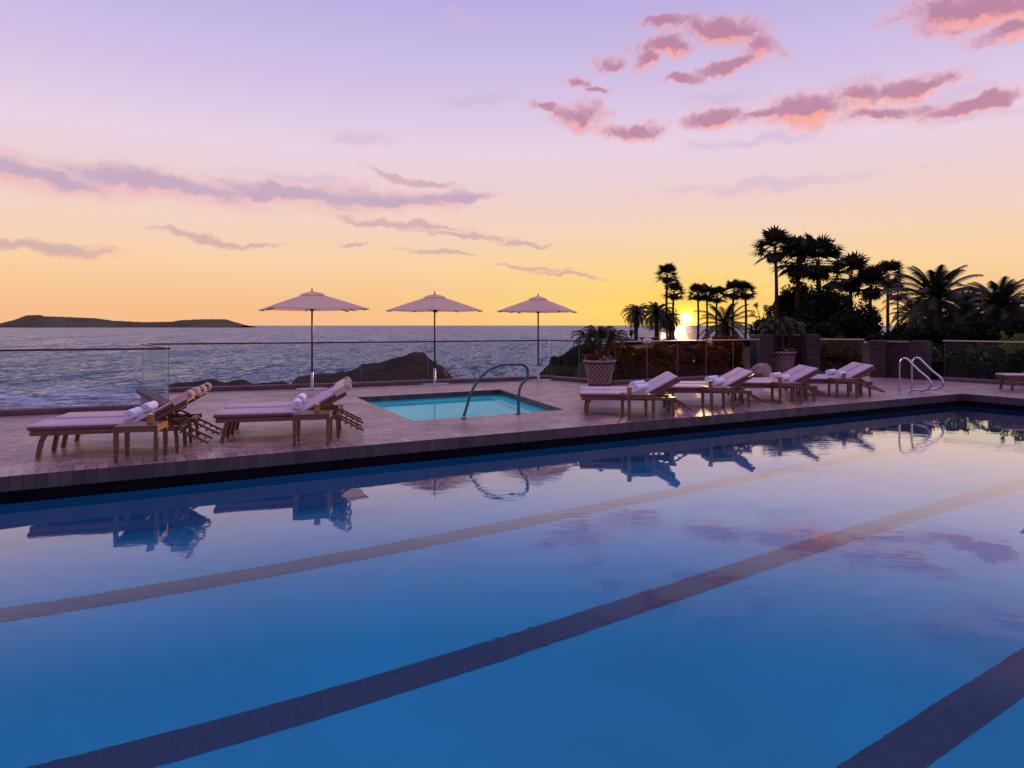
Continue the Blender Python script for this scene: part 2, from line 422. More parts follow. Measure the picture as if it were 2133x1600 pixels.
    leftb = [(60,366,190,26,3),(330,384,250,28,4),(600,402,210,24,4),(810,414,180,20,1),(970,410,90,16,-4)]
    base = layer(base, leftb, (184,156,190), (238,178,184), .74, 13, (1,3.4,1), lo=-.12, hi=.66, puff=.95)
    wisp = [(820,462,170,10,4),(960,488,120,7,5),(440,500,110,8,3),(90,520,140,14,4),(1100,562,90,6,5),(910,530,80,6,3),(1090,506,70,6,4),(1180,576,100,3.5,3),(540,508,60,5,3),(740,505,40,4,3),(860,372,110,10,8)]
    base = layer(base, wisp, (198,160,174), (230,172,160), .66, 20, (1,6,1), lo=-.05, hi=.6, puff=1.2)
    # the low sun itself
    g3 = gauss(.020, .016, 1.0); base = t.mix(1.0, base, t.mix(g3, (0,0,0,1), (2.2,.75,.0,1)), 'ADD')
    g4 = gauss(.0075, .0062, 1.0); base = t.mix(1.0, base, t.mix(g4, (0,0,0,1), (8,5.5,2.4,1)), 'ADD')
    t.put(bg.inputs[0], base); bg.inputs[1].default_value = 1.0
build_world()
sun = bpy.data.lights.new('sun', 'SUN'); sun.energy = 2.0; sun.angle = math.radians(.9); sun.color = (1,.42,.15)
so = bpy.data.objects.new('sun', sun); COL.objects.link(so)
se = math.radians(5.5)
so.rotation_euler = Vector((math.sin(SUN_AZ)*math.cos(se), math.cos(SUN_AZ)*math.cos(se), math.sin(se))).to_track_quat('Z','Y').to_euler()

# ------------------------------------------------------------------ camera
cam = bpy.data.cameras.new('camera'); cam.sensor_width = 36; cam.lens = 36*F/2133; cam.shift_y = -122/2133
cam.clip_start = .1; cam.clip_end = 80000
co = bpy.data.objects.new('camera', cam); COL.objects.link(co); co.location = (0,0,H); co.rotation_euler = (PI/2,0,0)
SC.camera = co
SC.view_settings.view_transform = 'Standard'; SC.view_settings.look = 'None'; SC.view_settings.exposure = 0; SC.view_settings.gamma = 1
SC.render.engine = 'CYCLES'
SC.cycles.use_denoising = True
SC.cycles.max_bounces = 10; SC.cycles.transparent_max_bounces = 24
SC.cycles.caustics_refractive = True; SC.cycles.caustics_reflective = True
SC.cycles.sample_clamp_indirect = 4

# ------------------------------------------------------------------ deck, pool, spa
PW, PL = 7.65, 30.0
OUT = [(-36,-12),(24,-12),(24,2.6),(12.15,19.05),(12.0,19.75),(10.85,20.85),(9.5,21.4),(9.5,22.35),(7.6,22.35),(7.55,20.85),
       (2.6,17.95),(1.05,19.8),(-3.86,17.5),(-8.6,15.8),(-6.42,12.75),(-36,.9)]
spa = [Vector((-1.67,10.84,0)), Vector((1.17,12.47,0)), Vector((-.2,16.75,0)), Vector((-3.58,14.8,0))]   # ccw
def inset(poly, d):      # positive shrinks a ccw polygon
    n = len(poly); r = []
    for i in range(n):
        a, b, c = poly[i-1], poly[i], poly[(i+1)%n]
        d1 = (b-a).normalized(); d2 = (c-b).normalized(); n1 = Vector((-d1.y,d1.x,0)); n2 = Vector((-d2.y,d2.x,0))
        k = (n1+n2).normalized(); r.append(b + k*(d/max(.3,k.dot(n1))))
    return r
pool = [P(-PL,-PW), P(0,-PW), P(0,0), P(-PL,0)]
cop = .32
pool_o = inset(pool, -cop); spa_o = spa; spa_i = inset(spa, .17)
def sheet(mb, loops, z, mi=0):
    ls = [[Vector((v[0],v[1],z)) for v in l] for l in loops]
    flat = [v for l in ls for v in l]
    tris = tessellate_polygon(ls)
    o = []
    for tr in tris:
        a, b, c = (flat[i] for i in tr)
        o.append(tr if (b-a).cross(c-a).z > 0 else tr[::-1])
    mb.add(flat, o, mi)
def ring(mb, outer, inner, z0, z1, mit=0, mif=0, drop_outer=False):
    n = len(outer)
    for i in range(n):
        j = (i+1)%n; a,b,c,d = outer[i],outer[j],inner[j],inner[i]
        up = lambda v,z: Vector((v[0],v[1],z))
        mb.quad(up(a,z1),up(b,z1),up(c,z1),up(d,z1),mit)
        mb.quad(up(d,z1),up(c,z1),up(c,z0),up(d,z0),mif)
        mb.quad(up(d,z0),up(c,z0),up(b,z0),up(a,z0),mif)
mb = MB(); sheet(mb, [OUT, [tuple(v[:2]) for v in pool_o][::-1], [tuple(v[:2]) for v in spa_o][::-1]], 0)
OV = [Vector((a,b,0)) for a,b in OUT]
for i in range(len(OV)):
    a, b = OV[i], OV[(i+1)%len(OV)]
    mb.quad(a, a+Vector((0,0,-.5)), b+Vector((0,0,-.5)), b)
tag(mb.build('deck', M['deck']), kind='structure', label='wet brick paved pool deck', cat='deck')
mb = MB(); ring(mb, pool_o, pool, -.155, 0.0, 0, 1)
tag(mb.build('pool_coping', [M['coping'], M['face']]), kind='structure', label='brick coping round the long pool', cat='coping')
mb = MB(); wall = inset(pool, -.07)
zs = [-.156, -.40, -2.05]
for i in range(4):
    a, b = wall[i], wall[(i+1)%4]
    for k in range(2):
        q = lambda v, z: Vector((v.x,v.y,z))
        mb.quad(q(b,zs[k]), q(a,zs[k]), q(a,zs[k+1]), q(b,zs[k+1]), k)
mb.quad(*[Vector((v.x,v.y,-2.05)) for v in wall], 1)
for c in (1.57, 3.80, 6.09):
    mb.quad(P(-PL+1,-c-.145,-2.044), P(-1.6,-c-.145,-2.044), P(-1.6,-c+.145,-2.044), P(-PL+1,-c+.145,-2.044), 2)
    mb.quad(P(-2.1,-c-.55,-2.040), P(-1.8,-c-.55,-2.040), P(-1.8,-c+.55,-2.040), P(-2.1,-c+.55,-2.040), 2)
tag(mb.build('pool_basin', [M['dark_slot'], M['plaster'], M['lane']]), kind='structure', label='blue pool basin with dark tiled lane lines', cat='pool')
mb = MB(); mb.quad(*[Vector((v.x,v.y,WL)) for v in wall])
tag(mb.build('pool_water', M['water']), kind='structure', label='still blue water of the long lap pool', cat='water')
# spa
mb = MB(); ring(mb, spa_o, spa_i, -.12, 0.0, 0, 1)
tag(mb.build('spa_coping', [M['coping'], M['face']]), kind='structure', label='brick coping round the small square spa pool', cat='coping')
mb = MB(); sw = inset(spa_i, -.03); sb = inset(spa_i, .35)
q = lambda v, z: Vector((v.x,v.y,z))
for i in range(4):
    a, b = sw[i], sw[(i+1)%4]; c, d = sb[i], sb[(i+1)%4]
    mb.quad(q(b,-.121), q(a,-.121), q(a,-.34), q(b,-.34), 0)
    mb.quad(q(b,-.34), q(a,-.34), q(c,-.34), q(d,-.34), 0)
    mb.quad(q(d,-.34), q(c,-.34), q(c,-.60), q(d,-.60), 0)
mb.quad(*[q(v,-.60) for v in sb], 0)
tag(mb.build('spa_basin', [M['spa_plaster']]), kind='structure', label='turquoise basin of the spa pool', cat='pool')
mb = MB(); mb.quad(*[q(v,-.13) for v in sw])
tag(mb.build('spa_water', M['spa_water']), kind='structure', label='turquoise water of the small spa pool', cat='water')

# ------------------------------------------------------------------ ocean, island, rocks, headland
mb = MB()
mb.quad(Vector((-60000,-2000,SEA)), Vector((60000,-2000,SEA)), Vector((60000,70000,SEA)), Vector((-60000,70000,SEA)))
tag(mb.build('ocean', M['ocean']), kind='structure', label='rippled violet ocean out to the horizon', cat='ocean')

def ridge(mb, prof, Y, half, nx, ny, zlow, rough, freq, seed=0, back=1.0):
    # a real hill whose crest follows the given heights; slopes fall off in front and behind
    xs = [at(p[0], Y).x for p in prof]; zz = [hz(p[1], Y) for p in prof]
    def crest(x):
        for i in range(len(xs)-1):
            if xs[i] <= x <= xs[i+1]:
                k = (x-xs[i])/(xs[i+1]-xs[i]); return zz[i]*(1-k)+zz[i+1]*k
        return zlow
    vs = []
    for j in range(ny+1):
        w = -1 + 2*j/ny
        for i in range(nx+1):
            x = xs[0] + (xs[-1]-xs[0])*i/nx
            c = crest(x); fall = max(0, 1-abs(w))**.75 if w < 0 else max(0, 1-abs(w)*back)**.8
            n = noise.fractal(Vector((x*freq, w*half*freq, seed)), 1, 2, 5)
            z = zlow + (c-zlow)*fall + n*rough*min(1, (c-zlow)/ (rough*3+.01))*(.25+.75*min(1,abs(w)*4))
            vs.append((x*(1+ w*half*.0), Y + w*half + n*rough, z))
    fs = [(j*(nx+1)+i, j*(nx+1)+i+1, (j+1)*(nx+1)+i+1, (j+1)*(nx+1)+i) for j in range(ny) for i in range(nx)]
    mb.add(vs, fs, 0, False)
prof = [(-12,678),(0,676),(12,672),(40,664),(55,657),(80,656),(95,659),(130,660),(200,663),(235,668),(300,671),(360,670),(375,667),(420,665),(470,665),(492,672),(512,678)]
mb = MB(); prof = [(a, 678+(b-678)*1.0) for a,b in prof]
Yi = 3200.
xs = prof
ridge(mb, [(a, b) for a,b in prof], Yi, 160, 300, 14, SEA-2, 5.0, .05)
tag(mb.build('island', M['island']), label='long low dark island on the horizon at the left', cat='island', kind='structure')
rp = [(600,812),(610,800),(618,786),(636,781),(662,779.5),(715,774),(741,770),(754,758),(789,756),(801,752),(837,742),(862,733),(882,733),(892,744.6),(908,757),(925,767),(944,785),(958,812)]
mb = MB(); ridge(mb, rp, 100, 9, 170, 34, SEA-1, .8, .55, 3)
tag(mb.build('sea_rock', M['rock']), label='tall brown rock in the surf behind the middle umbrella', cat='rock')
rp = [(325,830),(345,804),(372,797),(400,796),(439,789),(470,796),(505,790),(530,799),(560,797),(590,793),(604,800),(625,812)]
mb = MB(); ridge(mb, rp, 97, 5, 120, 20, SEA-1, .45, .5, 9)
tag(mb.build('sea_rock', M['rock']), label='low jagged reef of rocks behind the left umbrella', cat='rock')
rp = [(1098,800),(1112,788),(1128,774),(1150,752),(1162,744),(1176,738),(1188,726),(1206,718),(1232,715),(1270,716),(1310,724),(1350,745)]
mb = MB(); ridge(mb, rp, 58, 11, 130, 34, SEA-1, .35, .9, 14)
tag(mb.build('bluff', M['ground']), label='dark overgrown bluff rising from the sea left of the tall planter', cat='bluff')
for (a,b,c,Y) in [(430,806,14,92),(560,808,18,91),(690,803,22,93)]:
    mb = MB(); h_ = hz(b-9, Y)
    ridge(mb, [(a-c*1.3,b+12),(a-c*.5,b-5),(a,b-9),(a+c*.6,b-4),(a+c*1.3,b+12)], Y, 1.6, 24, 10, SEA-.5, .3, .8, a)
    tag(mb.build('sea_rock', M['rock']), cat='rock', group='small rocks in the surf',
        label={430:'small wet boulder in the surf below the left reef end', 560:'small wet boulder in the surf just left of the left umbrella pole', 690:'small wet boulder in the surf just right of the left umbrella pole'}[a])

def sstep(x, a, b):
    k = min(1, max(0, (x-a)/(b-a))); return k*k*(3-2*k)
def ground_z(x, y):
    z = -.15 - max(0, y-60)*.022
    left = 2.9 + (y-20)*.105 if y < 75 else 8.7 + (y-75)*.22
    k = sstep(x, left-6.5*min(1,(y-16)/30), left+.6)
    far = 1 - sstep(y, 128, 150)
    n = noise.fractal(Vector((x*.12, y*.12, 4)), 1, 2, 5)
    zz = SEA-1 + (z-SEA+1)*k*far
    return zz + n*.16*(1-.6*k) + (n*.9 if k < .95 else 0)*(1-k)
mb = MB(); nx, ny = 150, 120; vs = []
for j in range(ny+1):
    y = 19.0 + 133*(j/ny)**1.5
    for i in range(nx+1):
        x = -8 + 168*(i/nx)**1.6; vs.append((x, y, ground_z(x, y) - (3.0 if (y < 22.6 and x < 12) else 0)))
mb.add(vs, [(j*(nx+1)+i, j*(nx+1)+i+1, (j+1)*(nx+1)+i+1, (j+1)*(nx+1)+i) for j in range(ny) for i in range(nx)], 0, True)
tag(mb.build('headland', M['ground']), kind='structure', label='brown green headland beyond the deck', cat='terrain')
mb = MB()
mb.quad(Vector((13.6,-14,-.4)), Vector((160,-14,-.4)), Vector((160,19.4,-.3)), Vector((13.6,19.4,-.3)))
tag(mb.build('garden_ground', M['ground']), kind='structure', label='planted ground right of the deck', cat='terrain')
mb = MB()
CL = inset(OV, .12); n = len(CL)
for i in range(n):
    a, b = CL[i], CL[(i+1)%n]; mb.quad(q(b,-.5), q(a,-.5), q(a,SEA-1), q(b,SEA-1))
tag(mb.build('cliff', M['rock']), kind='structure', label='rock face carrying the deck above the sea', cat='terrain')

# ------------------------------------------------------------------ glass railings
def railing(pts, label, n_per=None, seg=1.35, ztop=1.12, rail_mat='rail', w=.055, cap0=True):
    pts = [Vector((a,b,0)) for a,b in pts]
    t = empty('glass_railing', pts[0], label=label, cat='railing', group='glass railings round the deck edge')
    o = pts[0]; L = [p-o for p in pts]
    mb = MB()
    for a, b in zip(L[:-1], L[1:]):
        d = (b-a).normalized(); mb.bar(a - d*.03 + Vector((0,0,ztop)), b + d*.03 + Vector((0,0,ztop)), w, .035)
    mb.build('top_rail', M[rail_mat], t, bevel=.006)
    mb = MB()
    for k, (a, b) in enumerate(zip(L[:-1], L[1:])):
        d = (b-a).normalized(); mb.bar(a - d*(.0 if k else .12) + Vector((0,0,.05)), b + d*.06 + Vector((0,0,.05)), .24, .10 if k % 2 == 0 else .103)
    mb.build('base_curb', M['curb'], t, bevel=.02)
    for a, b in zip(L[:-1], L[1:]):
        D = (b-a).length; k = max(1, round(D/seg)); d = (b-a).normalized()
        for i in range(k):
            s0 = D*i/k + .012; s1 = D*(i+1)/k - .012
            g = MB(); x = d.cross(Vector((0,0,1)))*.006
            A_, B_ = a+d*s0, a+d*s1; z0 = Vector((0,0,.095)); z1 = Vector((0,0,ztop-.016))
            v = [A_-x+z0, B_-x+z0, B_-x+z1, A_-x+z1, A_+x+z0, B_+x+z0, B_+x+z1, A_+x+z1]
            g.add(v, [(0,1,2,3),(5,4,7,6)], 0); g.add(v, [(4,0,3,7),(1,5,6,2)], 1)
            g.build('glass_panel', [M['glass'], M['glass_edge']], t)
    return t
railing([(-24.0,5.66),(-13.6,9.82),(-6.44,12.68)], 'nearest glass railing behind the leftmost loungers, with dark rail', seg=2.4)
railing([(-6.44,12.80),(-8.48,15.65)], 'short return of glass railing with pink capped rail, end on', seg=3.4)
railing([(-8.35,15.72),(-3.86,17.4),(1.02,19.68)], 'long glass railing behind the three umbrellas, in front of the sea', seg=1.62)
railing([(1.12,19.62),(2.58,17.95)], 'short angled glass railing just left of the tall planter', seg=1.25)
railing([(2.70,17.95),(7.50,20.75)], 'glass railing between the tall planter and the stone piers, palms behind', seg=1.15, rail_mat='steel')
railing([(9.62,21.32),(10.75,20.9)], 'narrow glass railing between the two stone walls', seg=.95, rail_mat='steel')
railing([(12.15,19.2),(16.8,12.7),(23.5,3.3)], 'glass railing in front of the dark hedge at the right', seg=2.2, rail_mat='steel')

# stacked stone walls
def stone_wall(name, pts, label, w=.34, h=1.12, piers=()):
    t = empty(name, Vector((pts[0][0],pts[0][1],0)), label=label, cat='wall')
    L = [Vector((a,b,0))-Vector((pts[0][0],pts[0][1],0)) for a,b in pts]
    m1 = MB(); m2 = MB()
    for k, (a, b) in enumerate(zip(L[:-1], L[1:])):
        m1.bar(a+Vector((0,0,h/2)), b+Vector((0,0,h/2)), w, h - .002*k)
        m2.bar(a+Vector((0,0,h+.03)), b+Vector((0,0,h+.03)), w+.10, .055 - .002*k)
    m1.build('stonework', M['ledger'], t); m2.build('cap_stones', M['stone_bench'], t, bevel=.008)
    for (x, y, a) in piers:
        m3 = MB(); Mx = Matrix.Translation(Vector((x,y,0))-Vector((pts[0][0],pts[0][1],0))) @ Matrix.Rotation(a,4,'Z')
        m3.box(-.21,.21,-.24,.24,0,h+.07,Mx); m3.build('pier', M['ledger'], t)
    return t
stone_wall('stone_wall', [(7.75,22.05),(9.45,22.05)], 'stacked stone wall with two piers framing a lattice planter', h=1.20,
           piers=[(7.85,21.25,.0),(9.30,21.30,.0)])
for x in (7.85, 9.30):
    pass
stone_wall('stone_wall', [(10.95,20.85),(11.5,20.45),(12.05,19.75)], 'stacked stone wall with two piers behind the ladder rails', h=1.03, w=.30,
           piers=[(11.05,20.55,-.6),(11.82,19.75,-.9)])

# ------------------------------------------------------------------ umbrellas
def square_umbrella():
    t = empty('patio_umbrella')
    mb = MB(); mb.lathe([(0,0),(.385,0),(.385,.016),(.37,.022),(.05,.024),(0,.024)], 48); mb.build('base_plate', M['plate'], t)
    mb = MB(); mb.lathe([(.05,.024),(.05,.035),(.032,.04),(.032,.40),(.026,.41)], 20); mb.build('pole_sleeve', M['steel'], t)
    mb = MB(); mb.tube([(0,0,.03),(0,0,1.2),(0,0,2.36)], .022, 14); mb.build('pole', M['wood_dark'], t)
    mb = MB(); mb.lathe([(.0,2.46),(.012,2.455),(.016,2.43),(.008,2.415),(.02,2.40),(.028,2.37)], 14); mb.build('finial', M['wood_dark'], t)
    R, zr, za = 1.27, 1.945, 2.36
    def surf(u, v, r0=.0, zoff=0):     # u along a side 0..1, v from apex 0 to rim 1
        pass
    def canopy(mb, R, za, zr, v0, sag=.035, lift=0):
        nu, nv = 12, 14
        for k in range(4):
            a0 = k*PI/2; a1 = a0+PI/2
            c0 = Vector((math.cos(a0),math.sin(a0),0))*R; c1 = Vector((math.cos(a1),math.sin(a1),0))*R
            vs = []
            for j in range(nv+1):
                v = v0 + (1-v0)*j/nv
                for i in range(nu+1):
                    u = i/nu; p = (c0*(1-u)+c1*u)
                    edge_in = 1 - .030*math.sin(PI*u)*v*v
                    p = p*v*edge_in
                    z = za + (zr-za)*v - sag*math.sin(PI*u)*math.sin(PI*v)*.5 + .012*math.sin(PI*v)
                    z += .022*math.sin(PI*u)*v**4 *-1
                    vs.append((p.x, p.y, z+lift))
            mb.add(vs, [(j*(nu+1)+i, j*(nu+1)+i+1, (j+1)*(nu+1)+i+1, (j+1)*(nu+1)+i)[::-1] for j in range(nv) for i in range(nu)], 0, True)
    mb = MB(); canopy(mb, R, za, zr, .0)
    c = mb.build('canopy', M['canopy'], t)
    s = c.modifiers.new('solid', 'SOLIDIFY'); s.thickness = .004
    mb = MB(); canopy(mb, R*.24, za+.022, za-.062, .0, sag=.004)
    v = mb.build('canopy_vent', M['canopy'], t); v.modifiers.new('solid', 'SOLIDIFY').thickness = .005
    for k in range(8):
        a = k*PI/4; r = R*(.985 if k % 2 == 0 else .985*math.cos(PI/4)*.97)
        mb = MB(); e = Vector((math.cos(a)*r*.97, math.sin(a)*r*.97, zr-.03))
        mb.bar((0,0,za-.12), e, .016, .022)
        mb.bar(Vector((math.cos(a)*.03, math.sin(a)*.03, 1.93)), Vector((math.cos(a)*r*.5, math.sin(a)*r*.5, (za+zr)/2-.055)), .012, .016)
        mb.build('rib', M['wood_dark'], t)
    for k in range(4):
        a = k*PI/2; mb = MB(); p = Vector((math.cos(a)*R, math.sin(a)*R, zr-.004))
        mb.tube([p*.95+Vector((0,0,.1-.004)), p], [.018,.028], 8); mb.v = [(x*1.0, y*1.0, min(z, zr+.015)) for x,y,z in mb.v]
        mb.build('corner_pocket', M['canopy'], t)
    mb = MB(); mb.lathe([(.022,1.90),(.045,1.90),(.045,1.96),(.022,1.96)], 14); mb.build('runner', M['wood_dark'], t)
    return t
u0 = square_umbrella()
US = [(650,16.6,20,1.24,'large cream square umbrella at the left, above the second pair of loungers'),
      (905.5,18.1,86,1.0,'middle cream square umbrella, standing behind the spa pool'),
      (1121,19.35,64,1.0,'right cream square umbrella, nearest to the palms and the sun')]
for i, (px, Y, a, s, lab) in enumerate(US):
    o = u0 if i == 0 else copy_tree(u0)
    o.location = at(px, Y); o.rotation_euler.z = math.radians(-a); tag(o, lab, 'umbrella', 'cream umbrellas by the sea railing')
    for c in children(o):
        if c.name.split('.')[0] in ('canopy','canopy_vent','rib','corner_pocket'): c.scale = (s, s, 1)
o = copy_tree(u0)
for c in children(o):
    if c.name.split('.')[0] in ('canopy','canopy_vent','rib','corner_pocket'): c.scale = (1,1,1)
o.location = (15.9, 14.2, .33); o.location.z = 0; o.rotation_euler.z = math.radians(8)
o.location = at(2133+120, 13.4); o.rotation_euler.z = math.radians(5)
tag(o, 'cream umbrella at the right edge, only a canopy corner showing', 'umbrella', 'cream umbrellas by the sea railing')

# ------------------------------------------------------------------ loungers
def rounded_slab(mb, x0, x1, w, th, Mx, r=.03, mi=0, mis=1):
    # cushion: rounded box cross section along x, with piping-like edges
    n = 5; prof = []
    for (cx, cz, a0) in ((w/2-r, th-r, 0), (-w/2+r, th-r, PI/2), (-w/2+r, r, PI), (w/2-r, r, 1.5*PI)):
        for i in range(n+1):
            a = a0 + PI/2*i/n; prof.append((cx+r*math.cos(a), cz+r*math.sin(a)))
    m = len(prof)
    xs = [x0, x0+.006, x0+.02, x1-.02, x1-.006, x1]; ins = [.022,.008,0,0,.008,.022]
    vs = []
    for x, k in zip(xs, ins):
        for (y, z) in prof:
            yy = y*(1-2*k/w); zz = th/2+(z-th/2)*(1-2*k/th)
            vs.append(Mx @ Vector((x, yy, zz)))
    for j in range(len(xs)-1):
        for i in range(m):
            a = (j*m+i, j*m+(i+1)%m, (j+1)*m+(i+1)%m, (j+1)*m+i)
            z = (prof[i][1]+prof[(i+1)%m][1])/2
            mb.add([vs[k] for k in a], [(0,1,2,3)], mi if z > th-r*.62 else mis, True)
    mb.add([vs[i] for i in range(m)], [tuple(range(m))[::-1]], mis); mb.add([vs[(len(xs)-1)*m+i] for i in range(m)], [tuple(range(m))], mis)
LW = .54; PIV = 1.12; TILT = math.radians(29)
def make_lounger():
    t = empty('sun_lounger')
    w = LW
    mb = MB()
    for s in (-1, 1): mb.box(0.0, 1.62, s*(w/2-.02)-.02, s*(w/2-.02)+.02, .262, .318)
    for x in (.02, .40, .80, 1.18, 1.58): mb.box(x-.02, x+.02, -w/2+.04, w/2-.04, .268, .305)
    mb.build('frame', M['wood'], t, bevel=.004)
    for x in (.10, 1.56):
        for s in (-1, 1):
            g = MB(); y = s*(w/2-.025); k = -1 if x < 1 else .35
            pts = [(x+.05*(-k), y, .27), (x+.015*(-k), y, .20), (x-.0, y, .12), (x+.02*k, y, .0)]
            for a, b in zip(pts[:-1], pts[1:]): g.bar(a, b, .042, .042 if x > 1 else .05, up=Vector((1,0,0)))
            g.build('leg', M['wood'], t)
    mb = MB(); rounded_slab(mb, -.03, PIV, w+.02, .070, Matrix.Translation((0,0,.32)))
    B = Matrix.Translation((PIV-.02,0,.325)) @ Matrix.Rotation(-TILT, 4, 'Y')
    rounded_slab(mb, 0.0, .64, w+.02, .068, B)
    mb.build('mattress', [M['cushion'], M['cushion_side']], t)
    mb = MB()
    for s in (-1, 1): mb.box(-.02, .64, s*(w/2-.02)-.018, s*(w/2-.02)+.018, -.052, -.004, B)
    for k in range(6): mb.box(.04+k*.11, .10+k*.11, -w/2+.035, w/2-.035, -.030, -.012, B)
    mb.build('backrest_frame', M['wood'], t)
    # cream sleeve over the head end and its loop
    mb = MB(); w2 = w+.045
    mb.box(.50, .665, -w2/2, w2/2, .066, .090, B); mb.box(.50, .665, -w2/2, -w2/2+.012, .0, .066, B); mb.box(.50, .665, w2/2-.012, w2/2, .0, .066, B)
    mb.build('head_sleeve', M['cream'], t, bevel=.005)
    for s in (-1, 1):
        mb = MB(); pts = []
        for k in range(10):
            a = math.radians(110 - 250*k/9); pts.append(B @ Vector((.695+.045*math.cos(a), s*(w/2-.05), .035+.048*math.sin(a))))
        for a, b in zip(pts[:-1], pts[1:]): mb.bar(a, b, .11, .022, up=Vector((1,.01,0)) if abs((b-a).normalized().x) < .8 else Vector((0,0,1)))
        mb.build('end_loop', M['cream'], t)
    # ratchet: two notched bars joined at their lower end
    a = Vector((1.36, 0, .385)); b = Vector((1.90, 0, .085)); d = (b-a).normalized(); nrm = Vector((-d.z, 0, d.x)) * -1
    if nrm.z > 0: nrm = -nrm
    mb = MB()
    for y in (-.17, .17):
        o = Vector((0,y,0)); mb.bar(a+o, b+o, .018, .026)
        for k in range(5):
            p = a + d*(.20+.088*k) + o; mb.bar(p, p + nrm*.042 - d*.016, .016, .020)
    mb.bar(b+Vector((0,-.18,0)), b+Vector((0,.18,0)), .02, .024)
    mb.build('ratchet', M['wood'], t)
    mb = MB()
    for y in (-.20, .20): mb.bar((1.20,y,.305), (1.44,y,.43), .022, .022)
    mb.bar((1.56,-w/2,.295),(1.56,w/2,.295), .03,.03)
    mb.build('prop', M['wood'], t)
    return t
def make_towel():
    # rolled towel with a spiral end, axis along y
    mb = MB(); L = .40; R0 = .068; n = 90; turns = 3.6; outer = []
    for k in range(n+1):
        f = k/n; a = f*turns*2*PI; r = .010 + (R0-.010)*f; outer.append((r*math.cos(a), r*math.sin(a)+R0))
    vs = []; ny = 8
    for j in range(ny+1):
        yy = -L/2 + L*j/ny
        for (x, z) in outer:
            k = 1 + .03*noise.noise(Vector((x*20, yy*14, z*20))); vs.append((x*k, yy + .010*noise.noise(Vector((x*30,z*30,j))), z*k))
    m = n+1
    mb.add(vs, [(j*m+i, j*m+i+1, (j+1)*m+i+1, (j+1)*m+i) for j in range(ny) for i in range(n)], 0, True)
    o = mb.build('rolled_towel', M['towel']); s = o.modifiers.new('solid', 'SOLIDIFY'); s.thickness = .013; s.offset = 0
    return o
def make_table():
    t = empty('side_table'); W, Dp, h = .46, .42, .41
    mb = MB()
    for k in range(9): mb.box(-W/2, W/2, -Dp/2+.004+k*.0465, -Dp/2+.004+k*.0465+.038, h-.018, h)
    mb.build('table_top', M['wood'], t, bevel=.003)
    mb = MB(); mb.box(-W/2+.005,W/2-.005,-Dp/2+.002,-Dp/2+.024,h-.07,h-.019); mb.box(-W/2+.005,W/2-.005,Dp/2-.024,Dp/2-.002,h-.07,h-.019)
    mb.box(-W/2+.003,-W/2+.024,-Dp/2+.026,Dp/2-.026,h-.068,h-.019); mb.box(W/2-.024,W/2-.003,-Dp/2+.026,Dp/2-.026,h-.068,h-.019)
    mb.build('apron', M['wood'], t)
    for sx in (-1,1):
        for sy in (-1,1):
            g = MB(); x, y = sx*(W/2-.022), sy*(Dp/2-.022)
            for (z0, z1, a) in ((.12,h-.021,.0225),(0,.12,.018)):
                g.box(x-a, x+a, y-a, y+a, z0, z1)
            g.build('leg', M['wood'], t)
    return t
def make_holder():
    t = empty('candle_holder')
    mb = MB(); mb.lathe([(.0,0),(.038,0),(.040,.01),(.036,.03),(.042,.11),(.046,.135),(.042,.135),(.036,.10),(.0,.095)], 20); mb.build('cup', M['brass'], t)
    mb = MB(); mb.lathe([(0,.096),(.028,.096),(.028,.145),(.0,.147)], 14); mb.build('candle', M['candle'], t)
    return t
L0 = make_lounger(); T0 = make_towel(); TB0 = make_table(); H0 = make_holder()
used = dict(l=False, t=False, b=False, h=False)
def take(k, proto):
    if not used[k]: used[k] = True; return proto
    return copy_tree(proto)
GAP = .62
